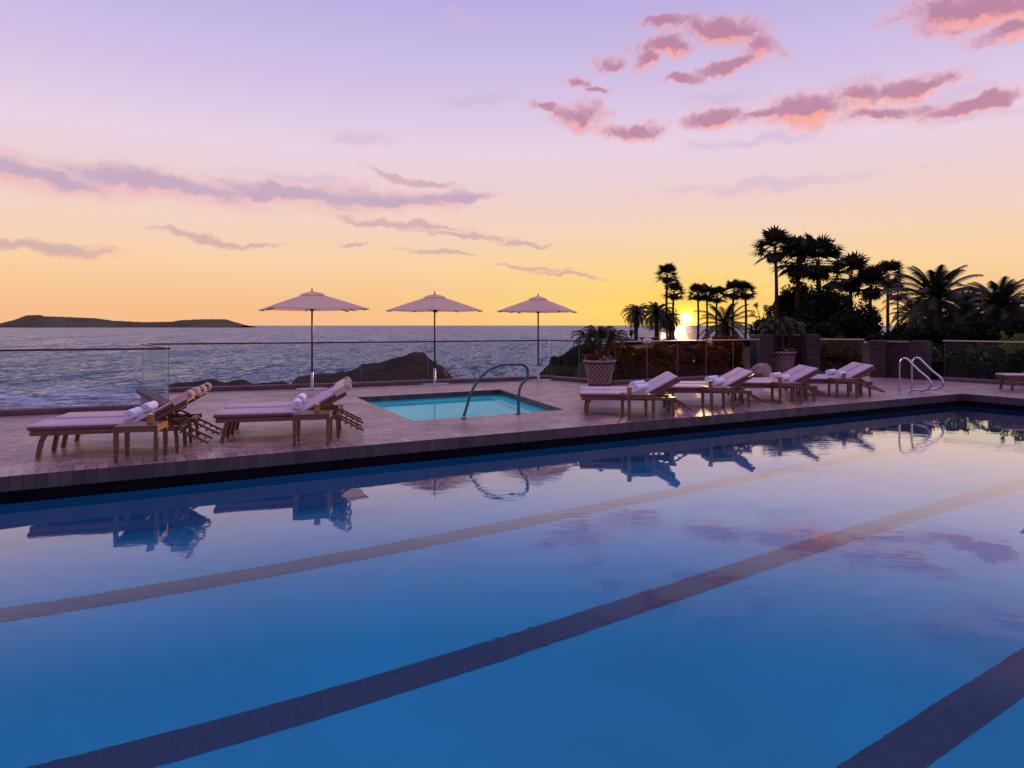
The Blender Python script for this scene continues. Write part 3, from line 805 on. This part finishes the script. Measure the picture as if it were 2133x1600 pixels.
# (foot-end corner nearest the pool, heading, name in words, table offset along, has table)
PAIRS = [((-5.60,7.92), 15.5, 'in the leftmost pair', (1.25, -.33), 1),
         ((-3.90,8.98), 15.0, 'in the second pair from the left', (1.24, -.33), 1),
         ((1.20,11.78), -4.0, 'in the pair right of the spa pool', (.93, -.26), 1),
         ((2.93,13.05), -5.0, 'in the fourth pair, before the glass railing', (.92, -.28), 1),
         ((4.60,14.05), -6.0, 'in the fifth pair, before the framed planter', (.93, -.28), 1),
         ((6.30,15.15), -7.0, 'in the sixth pair, beside the ladder rails', (.90, -.26), 1),
         ((11.75,16.15), -9.0, 'at the right edge, foot end only showing', None, 0)]
for i, ((x, y), a, words, tb, ht) in enumerate(PAIRS):
    a = math.radians(a); d = Vector((math.cos(a), math.sin(a), 0)); nn = Vector((-d.y, d.x, 0)); o = Vector((x, y, 0))
    far = (.72 if i < 2 else .72)
    for k in range(2):
        l = take('l', L0); l.location = o + nn*(LW/2 + far*k) + d*((.03 if i < 6 else 1.0) if k else 0); l.rotation_euler.z = a
        if i >= 2:
            for c in children(l):
                if c.name.startswith(('head_sleeve', 'end_loop')): bpy.data.objects.remove(c)
        side = 'pool side' if k == 0 else 'far side'
        tag(l, ('mauve sun lounger, %s one %s' % (side, words)), 'sun lounger', 'wooden sun loungers in pairs along the pool')
        if ht:
            w_ = take('t', T0); w_.location = o + nn*(LW/2 + far*k) + d*(PIV-.10+.02*k) + Vector((0,0,.402)); w_.rotation_euler.z = a + random.uniform(-.1,.1)
            w_.scale = (.86,.95,.86)
            if i >= 2: w_.location = w_.location + d*.03; w_.rotation_euler.z = a + math.radians(-38)
            tag(w_, 'rolled towel on the %s lounger %s' % (side, words), 'towel', 'rolled white towels on the loungers')
    if ht:
        b = take('b', TB0); b.location = o + d*tb[0] + nn*tb[1]; b.rotation_euler.z = a + math.radians([-3,-5,12,14,8,6][i])
        tag(b, 'slatted table beside loungers %s' % words, 'side table', 'slatted tables beside the loungers')
        h = take('h', H0); off = [.10,.05,-.14,-.13,-.13,.02][i]
        h.scale = (1,1,.8); h.location = b.location + d*off + nn*(-.02) + Vector((0,0,.411))
        tag(h, 'amber candle holder on the table by loungers %s' % words, 'candle holder', 'candle holders on the side tables')

# ------------------------------------------------------------------ handrails
def smooth_path(pts, k=6):
    pts = [Vector(p) for p in pts]; out = []
    for i in range(len(pts)-1):
        p0 = pts[max(i-1,0)]; p1 = pts[i]; p2 = pts[i+1]; p3 = pts[min(i+2,len(pts)-1)]
        for j in range(k):
            u = j/k; out.append(.5*((2*p1)+(p2-p0)*u+(2*p0-5*p1+4*p2-p3)*u*u+(3*p1-p0-3*p2+p3)*u**3))
    return out + [pts[-1]]
# arched rail of the spa, standing on its poolward edge
fa = Vector((-.79,11.36,0)); fb = Vector((.12,11.90,0)); ed = (fb-fa).normalized()
def on_edge(px, py):
    k = (px-CX)/F; s = (k*fa.y - fa.x)/(ed.x - k*ed.y); p = fa + ed*s; return Vector((p.x, p.y, hz(py, p.y)))
cv = [(966,868),(972,848),(980,822),(991,800),(1004,783),(1022,769),(1047,760.5),(1072,759.5),(1091,760.5),(1099,772),(1097,788),(1088,799),(1082,812),(1080,835),(1080,862)]
pts = [on_edge(a,b)-fa for a,b in cv]
t = empty('spa_handrail', fa, label='tall green arched handrail standing at the spa pool edge', cat='handrail')
mb = MB(); mb.tube(smooth_path(pts), .024, 12); mb.build('rail_tube', M['teal_rail'], t)
for p in (pts[0], pts[-1]):
    mb = MB(); mb.lathe([(.0,-.012),(.05,-.012),(.05,.004),(.028,.012),(.0,.012)], 20, (p.x,p.y,.01)); mb.build('flange', M['teal_rail'], t)
f0 = Vector((8.80,15.5,0)); dr = Vector((E1.y,-E1.x,0))
rp = [(0,0),(0,.30),(0,.60),(.02,.72),(.08,.80),(.17,.80),(.26,.72),(.45,.54),(.62,.41),(.69,.31),(.67,.20),(.56,.125),(.42,.115),(.30,.105),(.24,.06),(.22,0)]
for k, lab in enumerate(['curved steel ladder rail at the pool edge, nearer to the loungers', 'curved steel ladder rail at the pool edge, nearer to the right corner']):
    t = empty('ladder_rail', f0 + E1*.47*k, label=lab, cat='ladder rail', group='pair of steel ladder rails')
    mb = MB(); mb.tube(smooth_path([dr*a + Vector((0,0,b)) for a,b in rp]), .021, 12); mb.build('rail_tube', M['chrome'], t)
    for a in (0, .22):
        p = dr*a; mb = MB(); mb.lathe([(.0,0),(.045,0),(.045,.010),(.024,.016),(.0,.016)], 18, (p.x,p.y,0)); mb.build('flange', M['chrome'], t)

# ------------------------------------------------------------------ foliage helpers
def leaf_cloud(mb, c, r, n, size, mi=0, shell=.45, flat=1.0, rnd=random):
    for _ in range(n):
        while True:
            p = Vector((rnd.uniform(-1,1), rnd.uniform(-1,1), rnd.uniform(-1,1)))
            if shell*.6 < p.length < 1: break
        nz = noise.noise(Vector((p.x*2.3+c[0], p.y*2.3+c[1], p.z*2.3)))
        if nz < -.12 and rnd.random() < .75: continue
        p = Vector((p.x*r[0], p.y*r[1], p.z*r[2]))*(1+.25*nz) + Vector(c)
        a = Vector((rnd.uniform(-1,1), rnd.uniform(-1,1), rnd.uniform(-.6,.9))).normalized(); b = a.cross(Vector((rnd.uniform(-1,1), rnd.uniform(-1,1), rnd.uniform(-1,1)))).normalized()
        s = size*rnd.uniform(.6,1.4)
        mb.quad(p-a*s, p+b*s*.42, p+a*s, p-b*s*.42, mi)
def fan_palm_crown(seed, R=2.0, n=32, dead=14, trunk=9.0):
    r = random.Random(seed); mb = MB()
    for k in range(n+dead):
        is_dead = k >= n
        f = (k+.5)/n if not is_dead else 1
        el = math.radians(82 - 112*f**.85 + r.uniform(-8,8)) if not is_dead else math.radians(r.uniform(-72,-50))
        az = k*2.39996 + r.uniform(-.25,.25)
        d = Vector((math.cos(az)*math.cos(el), math.sin(az)*math.cos(el), math.sin(el)))
        pl = R*r.uniform(.46,.6)*(1 if not is_dead else .35); fl = R*r.uniform(.5,.62)*(1 if not is_dead else .8)
        base = Vector((0,0,-.15 if not is_dead else -.2)); tip = base + d*pl - Vector((0,0,.04*pl*pl))
        sd = d.cross(Vector((0,0,1)));
        if sd.length < .1: sd = Vector((1,0,0))
        sd.normalize(); up = sd.cross(d).normalized()
        mi = 1 if is_dead else 0
        mb.quad(base-sd*.025, base+sd*.025, tip+sd*.018, tip-sd*.018, mi)
        ns = 13; tw = r.uniform(-.5,.5)
        s2 = sd*math.cos(tw)+up*math.sin(tw)
        for j in range(ns):
            a = math.radians(-100+200*j/(ns-1)); ln = fl*(.55+.45*math.cos(a*.62))*r.uniform(.85,1.08)
            dd = (d*math.cos(a)+s2*math.sin(a)).normalized(); ww = dd.cross(up).normalized()*fl*.088
            mid = tip + dd*ln*.55; end = tip + dd*ln - Vector((0,0,1))*ln*(.15 if not is_dead else .1)
            mb.tri(tip, mid-ww, mid+ww, mi); mb.tri(mid-ww, end, mid+ww, mi)
    return mb
def trunk_mesh(h, r0, r1, seed, bulge=1.25):
    r = random.Random(seed); pts = []; rad = []; n = 26
    bx = r.uniform(-.03,.03)*h; by = r.uniform(-.03,.03)*h
    for i in range(n+1):
        f = i/n; pts.append((bx*math.sin(f*PI)*.5, by*math.sin(f*PI)*.5, f*h))
        rad.append((r0+(r1-r0)*f)*(bulge if i == 0 else 1)*(1+.06*(i%2))*r.uniform(.97,1.05))
    mb = MB(); mb.tube(pts, rad, 12); return mb
def fan_palm_proto(seed, h=10.0, R=2.0, skirt=False):
    t = empty('fan_palm')
    trunk_mesh(h, .21, .14, seed).build('trunk', M['trunk'], t)
    m = fan_palm_crown(seed, R, dead=12 if not skirt else 34)
    o = m.build('crown', [M['palm_leaf'], M['palm_dead']], t); o.location = (0,0,h)
    return t
def feather_crown(seed, R=3.6, n=64, arch=1.0, leaf=.42, up0=86, down=-45, mats=None):
    r = random.Random(seed); mb = MB()
    for k in range(n):
        f = (k+.5)/n; el = math.radians(up0-(up0-down)*f**.9 + r.uniform(-5,5)); az = k*2.39996 + r.uniform(-.2,.2)
        L = R*r.uniform(.88,1.1)*(1 if f > .12 else .8); steps = 16
        p = Vector((math.cos(az)*.12, math.sin(az)*.12, 0)); e = el; tw = r.uniform(-.2,.2)
        hd = Vector((math.cos(az+tw*.5), math.sin(az+tw*.5), 0)); sd = Vector((-hd.y, hd.x, 0))
        prev = p
        for i in range(steps):
            e -= math.radians(arch*(2.0 + 5.2*(i/steps)))*(.6+.4*math.cos(e))
            d = hd*math.cos(e)+Vector((0,0,1))*math.sin(e); q_ = prev + d*(L/steps); u = sd.cross(d).normalized()
            w = .035*(1-i/steps)+.006
            mb.quad(prev-sd*w, prev+sd*w, q_+sd*w*.9, q_-sd*w*.9)
            ll = leaf*R/3.6*1.8*math.sin(PI*min(1,(.12+.83*i/steps)))**.6*(.5 if i < 2 else 1)
            for h_ in (0, .5):
                b = prev.lerp(q_, h_)
                for s in (-1,1):
                    ld = (sd*s*.80 + d*.62 + u*(.22) - Vector((0,0,.25))).normalized()
                    tip = b + ld*ll*r.uniform(.85,1.1); ww = d*.038*R/3.6*1.5
                    mb.tri(b-ww, b+ww, tip)
            prev = q_
    return mb
def feather_proto(seed, h=6.0, R=3.6, n=64, arch=1.0, up0=86, down=-45):
    t = empty('date_palm')
    trunk_mesh(h, .42*R/3.6, .34*R/3.6, seed, 1.3).build('trunk', M['trunk'], t)
    o = feather_crown(seed, R, n, arch, up0=up0, down=down).build('crown', [M['palm_leaf']], t); o.location = (0,0,h)
    return t
G = 'palms on the headland'
fans = [fan_palm_proto(s, 10, 2.0, s == 3) for s in (1,2,3)]
# (px, crown centre py, distance, crown radius px, label)
FP = [(1390,572,112,27,'tallest of the slim fan palms just left of the sun'),
      (1404,607,108,26,'fan palm close right of the tallest slim one, left of the sun'),
      (1453,610,112,24,'slim fan palm just right of the setting sun'),
      (1471,611,116,23,'second slim fan palm right of the setting sun'),
      (1494,616,110,24,'third slim fan palm right of the sun, behind the young date palm'),
      (1529,606,112,27,'left one of two slim fan palms standing over the young date palm'),
      (1552,607,114,26,'right one of two slim fan palms standing over the young date palm'),
      (1614,516,82,46,'tall lone fan palm with bare trunk, highest palm of all'),
      (1662,540,84,56,'broad fan palm directly right of the highest palm'),
      (1704,542,80,60,'broad fan palm with bushy head, second right of the highest palm'),
      (1772,572,86,50,'fan palm over the dark trees midway to the big date palm'),
      (1814,592,84,46,'short headed fan palm merging with the dark trees'),
      (1850,574,92,38,'slim fan palm just left of the big date palm'),
      (1737,606,96,24,'small fan palm peeping between two bigger ones'),
      (1870,610,98,24,'small slim fan palm behind the fronds of the big date palm')]
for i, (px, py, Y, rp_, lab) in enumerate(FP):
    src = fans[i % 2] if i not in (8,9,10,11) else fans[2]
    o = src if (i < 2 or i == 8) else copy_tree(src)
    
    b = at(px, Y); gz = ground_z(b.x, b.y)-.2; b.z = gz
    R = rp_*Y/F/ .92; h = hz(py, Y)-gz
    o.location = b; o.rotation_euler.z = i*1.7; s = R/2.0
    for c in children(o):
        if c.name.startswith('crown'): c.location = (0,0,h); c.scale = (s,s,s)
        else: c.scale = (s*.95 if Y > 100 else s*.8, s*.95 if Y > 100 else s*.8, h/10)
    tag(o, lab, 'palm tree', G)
d1 = feather_proto(11, 6, 2.6, 60, 1.5, 84, -40); d2 = feather_proto(12, 6, 3.6, 34, .95, 88, -30); d3 = feather_proto(13, 6, 3.6, 58, 1.0, 88, -50)
DP = [(1325,652,112,33,d1,0,'leftmost date palm with round drooping head, over the sea'),
      (1368,652,108,40,d1,1,'second date palm from the left, just left of the sun'),
      (1396,664,118,30,d1,1,'small date palm at the foot of the slim fan palms left of the sun'),
      (1511,676,72,62,d2,0,'young date palm with wide low fronds right of the sun'),
      (1948,622,62,96,d3,0,'big date palm with long arching fronds at the right'),
      (2082,640,58,84,d3,1,'darkest date palm at the right edge'),
      (2008,648,80,64,d3,1,'date palm half hidden between the two big ones'),
      (1905,655,86,52,d2,1,'date palm half hidden left below the big one')]
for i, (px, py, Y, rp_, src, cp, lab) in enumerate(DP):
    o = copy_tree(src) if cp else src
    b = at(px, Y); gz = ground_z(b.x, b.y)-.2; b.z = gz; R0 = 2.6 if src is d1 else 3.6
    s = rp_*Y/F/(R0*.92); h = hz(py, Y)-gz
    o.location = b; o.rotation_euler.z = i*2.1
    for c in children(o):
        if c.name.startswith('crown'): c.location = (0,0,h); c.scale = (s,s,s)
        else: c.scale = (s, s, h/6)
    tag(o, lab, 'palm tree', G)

# leafy trees and bushes of the headland
def leafy(name, px, py0, py1, wpx, Y, n, mat, label, cat, size=.22, group=None, blobs=5, seed=1, trunk=True, depth=None, shell=.45):
    r = random.Random(seed); b = at(px, Y); gz = ground_z(b.x, b.y) if Y > 23 else -.2
    top = hz(py0, Y); W = wpx*Y/F/2; t = empty(name, (b.x,b.y,gz), label=label, cat=cat, group=group)
    bot = max(gz, hz(py1, Y)); hc = (top-bot)/2; mb = MB(); D = depth or W*.8
    for k in range(blobs):
        f = (k+.5)/blobs*2-1
        cx = f*W*.62 + r.uniform(-.1,.1)*W; rr = (W*.55, D*.6, hc*r.uniform(.72,1.0)*(1-.25*abs(f)))
        leaf_cloud(mb, (cx, r.uniform(-.2,.2)*D, bot-gz+rr[2]*1.0), rr, n//blobs, size, rnd=r, shell=shell)
    mb.build('crown' if trunk else 'foliage', mat, t)
    if trunk:
        mb = MB(); mb.tube([(0,0,-.2),(.1,0,(bot-gz)*.5+.2),(.05,.1,(bot-gz)+hc*.8)], [W*.08,W*.06,W*.03], 8)
        for k in range(4):
            a = r.uniform(0,6.28); mb.tube([(.08,0,(bot-gz)+hc*.2),(math.cos(a)*W*.4,math.sin(a)*D*.3,(bot-gz)+hc*1.0)], [W*.035,W*.015], 6)
        mb.build('trunk', M['trunk'], t)
    return t
GT = 'dark trees under the palms'
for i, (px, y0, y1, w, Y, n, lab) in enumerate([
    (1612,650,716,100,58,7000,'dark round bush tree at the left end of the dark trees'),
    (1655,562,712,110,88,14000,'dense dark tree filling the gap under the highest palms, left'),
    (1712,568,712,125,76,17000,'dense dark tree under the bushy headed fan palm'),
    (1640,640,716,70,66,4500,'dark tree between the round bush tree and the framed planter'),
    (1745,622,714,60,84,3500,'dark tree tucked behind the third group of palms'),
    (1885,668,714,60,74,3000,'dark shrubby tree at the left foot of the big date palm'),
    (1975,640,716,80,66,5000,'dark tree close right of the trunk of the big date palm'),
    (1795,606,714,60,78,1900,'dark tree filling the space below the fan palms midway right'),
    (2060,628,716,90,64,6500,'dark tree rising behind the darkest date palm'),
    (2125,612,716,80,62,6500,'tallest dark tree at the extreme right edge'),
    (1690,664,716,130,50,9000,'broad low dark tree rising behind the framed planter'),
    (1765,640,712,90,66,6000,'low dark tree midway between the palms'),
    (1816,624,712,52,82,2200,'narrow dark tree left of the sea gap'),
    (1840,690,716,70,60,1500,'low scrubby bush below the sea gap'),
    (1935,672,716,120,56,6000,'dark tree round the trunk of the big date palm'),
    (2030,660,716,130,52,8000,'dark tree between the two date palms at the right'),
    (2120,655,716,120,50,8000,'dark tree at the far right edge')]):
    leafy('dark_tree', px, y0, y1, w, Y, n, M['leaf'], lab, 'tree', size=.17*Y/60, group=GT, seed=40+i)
for i, (px, y0, y1, w, Y, n, lab) in enumerate([
    (1163,736,762,34,55,900,'lowest leafy shrub on the left flank of the bluff'),
    (1193,722,760,44,56,1500,'leafy shrub on the crest of the bluff behind the third umbrella'),
    (1228,710,750,50,52,1800,'leafy shrub on the bluff directly behind the tall planter'),
    (1300,704,724,70,62,2200,'low shrub line under the small open tree'),
    (1420,708,722,110,60,2600,'low shrubs on the headland below the setting sun'),
    (1548,704,722,70,56,2400,'low shrub right of the young date palm')]):
    leafy('coastal_shrub', px, y0, y1, w, Y, n, M['leaf'], lab, 'shrub', size=.13, group='shrubs on the headland', seed=80+i, trunk=False)
# sparse tree and seedling tree: bare twigs with a few leaves
def sparse(px, py0, py1, wpx, Y, label, seed, n=60, leafn=3):
    r = random.Random(seed); b = at(px, Y); b.z = ground_z(b.x,b.y)-.1; h = hz(py0,Y)-b.z; W = wpx*Y/F/2
    t = empty('sparse_tree', b, label=label, cat='tree'); m1 = MB(); m2 = MB()
    h0 = hz(py1,Y)-b.z
    m1.tube([(0,0,0),(W*.1,0,h0*.5),(0,0,h0)], [.09,.07,.05], 7)
    for k in range(9):
        a = r.uniform(0,6.28); e = Vector((math.cos(a)*W*r.uniform(.4,.95), math.sin(a)*W*.5, r.uniform(h0+(h-h0)*.3, h)))
        m1.tube([(0,0,h0*r.uniform(.7,1)),(e.x*.4,e.y*.4,h0+(e.z-h0)*.6),e], [.04,.025,.012], 5)
        leaf_cloud(m2, e, (W*.25,W*.25,W*.22), n, .10*Y/70, shell=.1, rnd=r)
    m1.build('trunk', M['trunk'], t); m2.build('crown', M['leaf'], t)
sparse(1586,626,690,46,64,'thin open tree with few leaves left of the highest palm',5,70)
sparse(1315,688,702,22,100,'tiny open tree standing beside the leftmost date palm',6,22)

# stone tables and benches on the headland
for px, Y, w, lab in [(1337,98,16,'left round stone table on the headland below the date palms'),(1361,98,20,'right round stone table on the headland below the date palms')]:
    b = at(px, Y); b.z = ground_z(b.x,b.y)-.05; k = w*Y/F/2; top = hz(702.5,Y)-b.z
    t = empty('stone_table', b, label=lab, cat='table', group='stone tables on the headland')
    mb = MB(); mb.lathe([(0,top-.14),(k*.6,top-.14),(k,top-.07),(k,top),(0,top)], 20); mb.build('table_top', M['stone_bench'], t)
    mb = MB(); mb.lathe([(k*.42,0),(k*.34,.1),(k*.24,top*.5),(k*.45,top-.14)], 14); mb.build('pedestal', M['stone_bench'], t)
b = at(1293, 98); b.z = ground_z(b.x,b.y)-.05; top = hz(703,98)-b.z
t = empty('stone_bench', b, label='long low stone bench on the headland behind the tall planter', cat='bench')
mb = MB(); mb.box(-1.35,1.35,-.25,.25,top-.16,top); mb.build('seat', M['stone_bench'], t)
for x in (-1.05, 0, 1.05):
    mb = MB(); mb.box(x-.13,x+.13,-.2,.2,0,top-.162); mb.build('leg', M['stone_bench'], t)

# hedges and bushes just behind the glass
def hedge(name, pts, h, w, n, mat, label, size=.06, seed=1, flowers=0):
    r = random.Random(seed); P0 = Vector((pts[0][0],pts[0][1],-.25)); t = empty(name, P0, label=label, cat='hedge'); mb = MB()
    L = [Vector((a,b,0)) - Vector((P0.x,P0.y,0)) for a,b in pts]; tot = sum((b-a).length for a,b in zip(L[:-1],L[1:]))
    fl = []
    for a, b in zip(L[:-1], L[1:]):
        k = int(n*(b-a).length/tot); d = (b-a).normalized(); sd = Vector((-d.y,d.x,0))
        for _ in range(k):
            s = r.random(); p0 = a.lerp(b, s)
            hh = h*(1+.16*noise.noise(Vector((p0.x*.9,p0.y*.9,seed))) + .10*noise.noise(Vector((p0.x*3.1,p0.y*3.1,seed))))
            f = r.random(); z = hh*(1-(1-f)**2.2 if r.random() < .5 else f)
            lim = w/2*math.sqrt(max(.05,1-(max(0,z/hh-.55)/.45)**2))*(1+.25*noise.noise(Vector((p0.x*1.7,p0.y*1.7,z*2))))
            off = lim*(r.choice((-1,1))*r.random()**.35)
            p = p0 + sd*off + Vector((0,0,z))
            if noise.noise(Vector((p.x*2.2,p.y*2.2,p.z*2.6+seed))) < -.22: continue
            A_ = Vector((r.uniform(-1,1),r.uniform(-1,1),r.uniform(-.5,1))).normalized(); B_ = A_.cross(Vector((r.uniform(-1,1),r.uniform(-1,1),r.uniform(-1,1)))).normalized()
            sz = size*r.uniform(.6,1.5); mb.quad(p-A_*sz, p+B_*sz*.45, p+A_*sz, p-B_*sz*.45)
            if r.random() < flowers: fl.append(p+Vector((0,0,.02))-sd*.02)
    # inner woody mass so that it is not see-through
    core = MB()
    for a, b in zip(L[:-1], L[1:]): core.bar(a+Vector((0,0,h*.3)), b+Vector((0,0,h*.3)), w*.4, h*.6)
    mb.build('foliage', mat, t); core.build('branches', M['leaf_dark'], t)
    if fl:
        m3 = MB()
        for p in fl:
            for _ in range(5):
                v = Vector((r.uniform(-1,1),r.uniform(-1,1),r.uniform(-1,1)))*.022; m3.quad(p+v, p+v+Vector((.02,0,0)), p+v+Vector((.02,0,.02)), p+v+Vector((0,0,.02)))
        m3.build('flowers', M['white'], t)
    return t
hedge('garden_hedge', [(2.6,19.6),(4.3,20.35),(6.6,21.7)], 1.16, .9, 26000, M['leaf_glow'], 'brown green hedge with sun glow in its leaf colour, seen through the glass below the setting sun', .06, 3, .0022)
hedge('garden_hedge', [(6.35,22.3),(7.45,22.9)], 1.42, .9, 8000, M['leaf_glow'], 'taller ragged hedge left of the first stone pier', .06, 4)
hedge('garden_hedge', [(9.75,22.3),(11.1,21.7)], 1.30, .8, 12000, M['leaf_olive'], 'olive hedge between the two stone walls', .05, 5)
hedge('garden_hedge', [(12.3,20.9),(15.2,17.6),(18.5,13.2),(25.5,4.2)], 1.22, 1.0, 42000, M['leaf_dark'], 'dark green hedge behind the right glass railing', .06, 6)
hedge('garden_hedge', [(14.6,20.4),(18.5,16.9),(23,12.4)], 1.62, 1.2, 22000, M['leaf_bright'], 'brighter green clipped hedge showing above the right railing', .06, 7)
# pale boulder
mb = MB(); c = at(1580, 21.3)
vs = []; 
for j in range(9):
    th = PI*j/8
    for i in range(16):
        ph = 2*PI*i/16; d = Vector((math.sin(th)*math.cos(ph)*.38, math.sin(th)*math.sin(ph)*.3, math.cos(th)*.38))
        vs.append(d*(1+.22*noise.noise(d*4)))
mb.add(vs, [(j*16+i, j*16+(i+1)%16, (j+1)*16+(i+1)%16, (j+1)*16+i)[::-1] for j in range(8) for i in range(16)], 0, True)
o = mb.build('garden_boulder', M['pale_rock'], None, (c.x-.03, c.y-.35, .02)); tag(o, 'pale boulder behind the glass left of the first stone pier', 'boulder')

# ------------------------------------------------------------------ potted palms
def potted_palm(loc, label, seed, s=1.0, tall=1.0):
    r = random.Random(seed); t = empty('potted_palm', loc, label=label, cat='potted plant', group='palms in lattice planters')
    Rt, Rb, h = .375, .27, .66
    mb = MB(); mb.lathe([(0,0),(Rb,0),(Rb+.015,.05),(Rb+.005,.07),(Rt-.02,h-.10),(Rt-.01,h-.05)], 40, mi=1)
    n = 20
    for sgn in (-1,1):
        for k in range(n):
            pts = []
            for i in range(13):
                f = i/12; z = .07+(h-.17)*f; rr = Rb+.008+(Rt-.025-Rb)*f; a = 2*PI*k/n + sgn*f*1.25
                pts.append((rr*math.cos(a), rr*math.sin(a), z))
            mb.tube(pts, .0125, 6, cap=False)
    pot = mb.build('pot', [M['pot'], M['pot_dark']], t)
    mb = MB(); mb.lathe([(Rt-.04,h-.06),(Rt+.025,h-.055),(Rt+.04,h-.02),(Rt+.04,h),(Rt-.03,h),(Rt-.04,h-.05)], 40); mb.build('rim', M['pot'], pot)
    mb = MB(); mb.lathe([(0,h-.04),(Rt-.035,h-.045)], 30); mb.build('soil', M['soil'], t)
    for k, (dx, dy, lean, hh) in enumerate([(-.10,.02,(-.16,0),.62),(.02,-.04,(-.04,.05),.74),(.12,.03,(.17,.02),.64)]):
        hh *= tall; b0 = Vector((dx,dy,h-.05)); tp = b0 + Vector((lean[0], lean[1], hh)); pts = []; rad = []
        for i in range(15):
            f = i/14; pts.append(b0.lerp(tp, f) + Vector((0,0,0))); rad.append((.052-.008*f)*(1+.16*(i % 2)))
        mb = MB(); mb.tube(pts, rad, 9); mb.build('trunk', M['trunk'], t)
        m = feather_crown(seed*10+k, .42, 20, 1.9, leaf=.8, up0=86, down=0)
        o = m.build('crown', [M['pot_leaf']], t); o.location = tp
    for nm, mat, cnt, ang in (('red_flowers', 'red', 130, (1.4,4.4)), ('white_flowers', 'white', 34, (4.3,6.6)), ('flower_leaves', 'pot_leaf', 500, (0,6.28))):
        mb = MB()
        for _ in range(cnt):
            a = r.uniform(*ang); rr = (Rt-.02)*math.sqrt(r.uniform(.1,1.05)); zz = h + r.uniform(-.02,.16)*(1-.4*rr/Rt)
            if nm == 'red_flowers': zz += .03
            p = Vector((rr*math.cos(a), rr*math.sin(a), zz)); k = 5 if nm != 'flower_leaves' else 1
            for q_ in range(k):
                aa = 2*PI*q_/5 + r.random(); d = Vector((math.cos(aa), math.sin(aa), r.uniform(-.4,.6)))*(.026 if k == 5 else .045); u = d.cross(Vector((r.uniform(-1,1),r.uniform(-1,1),1))).normalized()*(.014)
                mb.quad(p, p+d*.5+u, p+d, p+d*.5-u)
        mb.build(nm, M[mat], t)
    t.scale = (s,s,s)
    return t
potted_palm(at(1249, 17.35), 'lattice planter with three small palms, red and white flowers, at the railing corner', 3, 1.02)
potted_palm(Vector((8.55,21.62,0)), 'lattice planter with palm standing between the stone piers', 4, 1.1, 1.15)
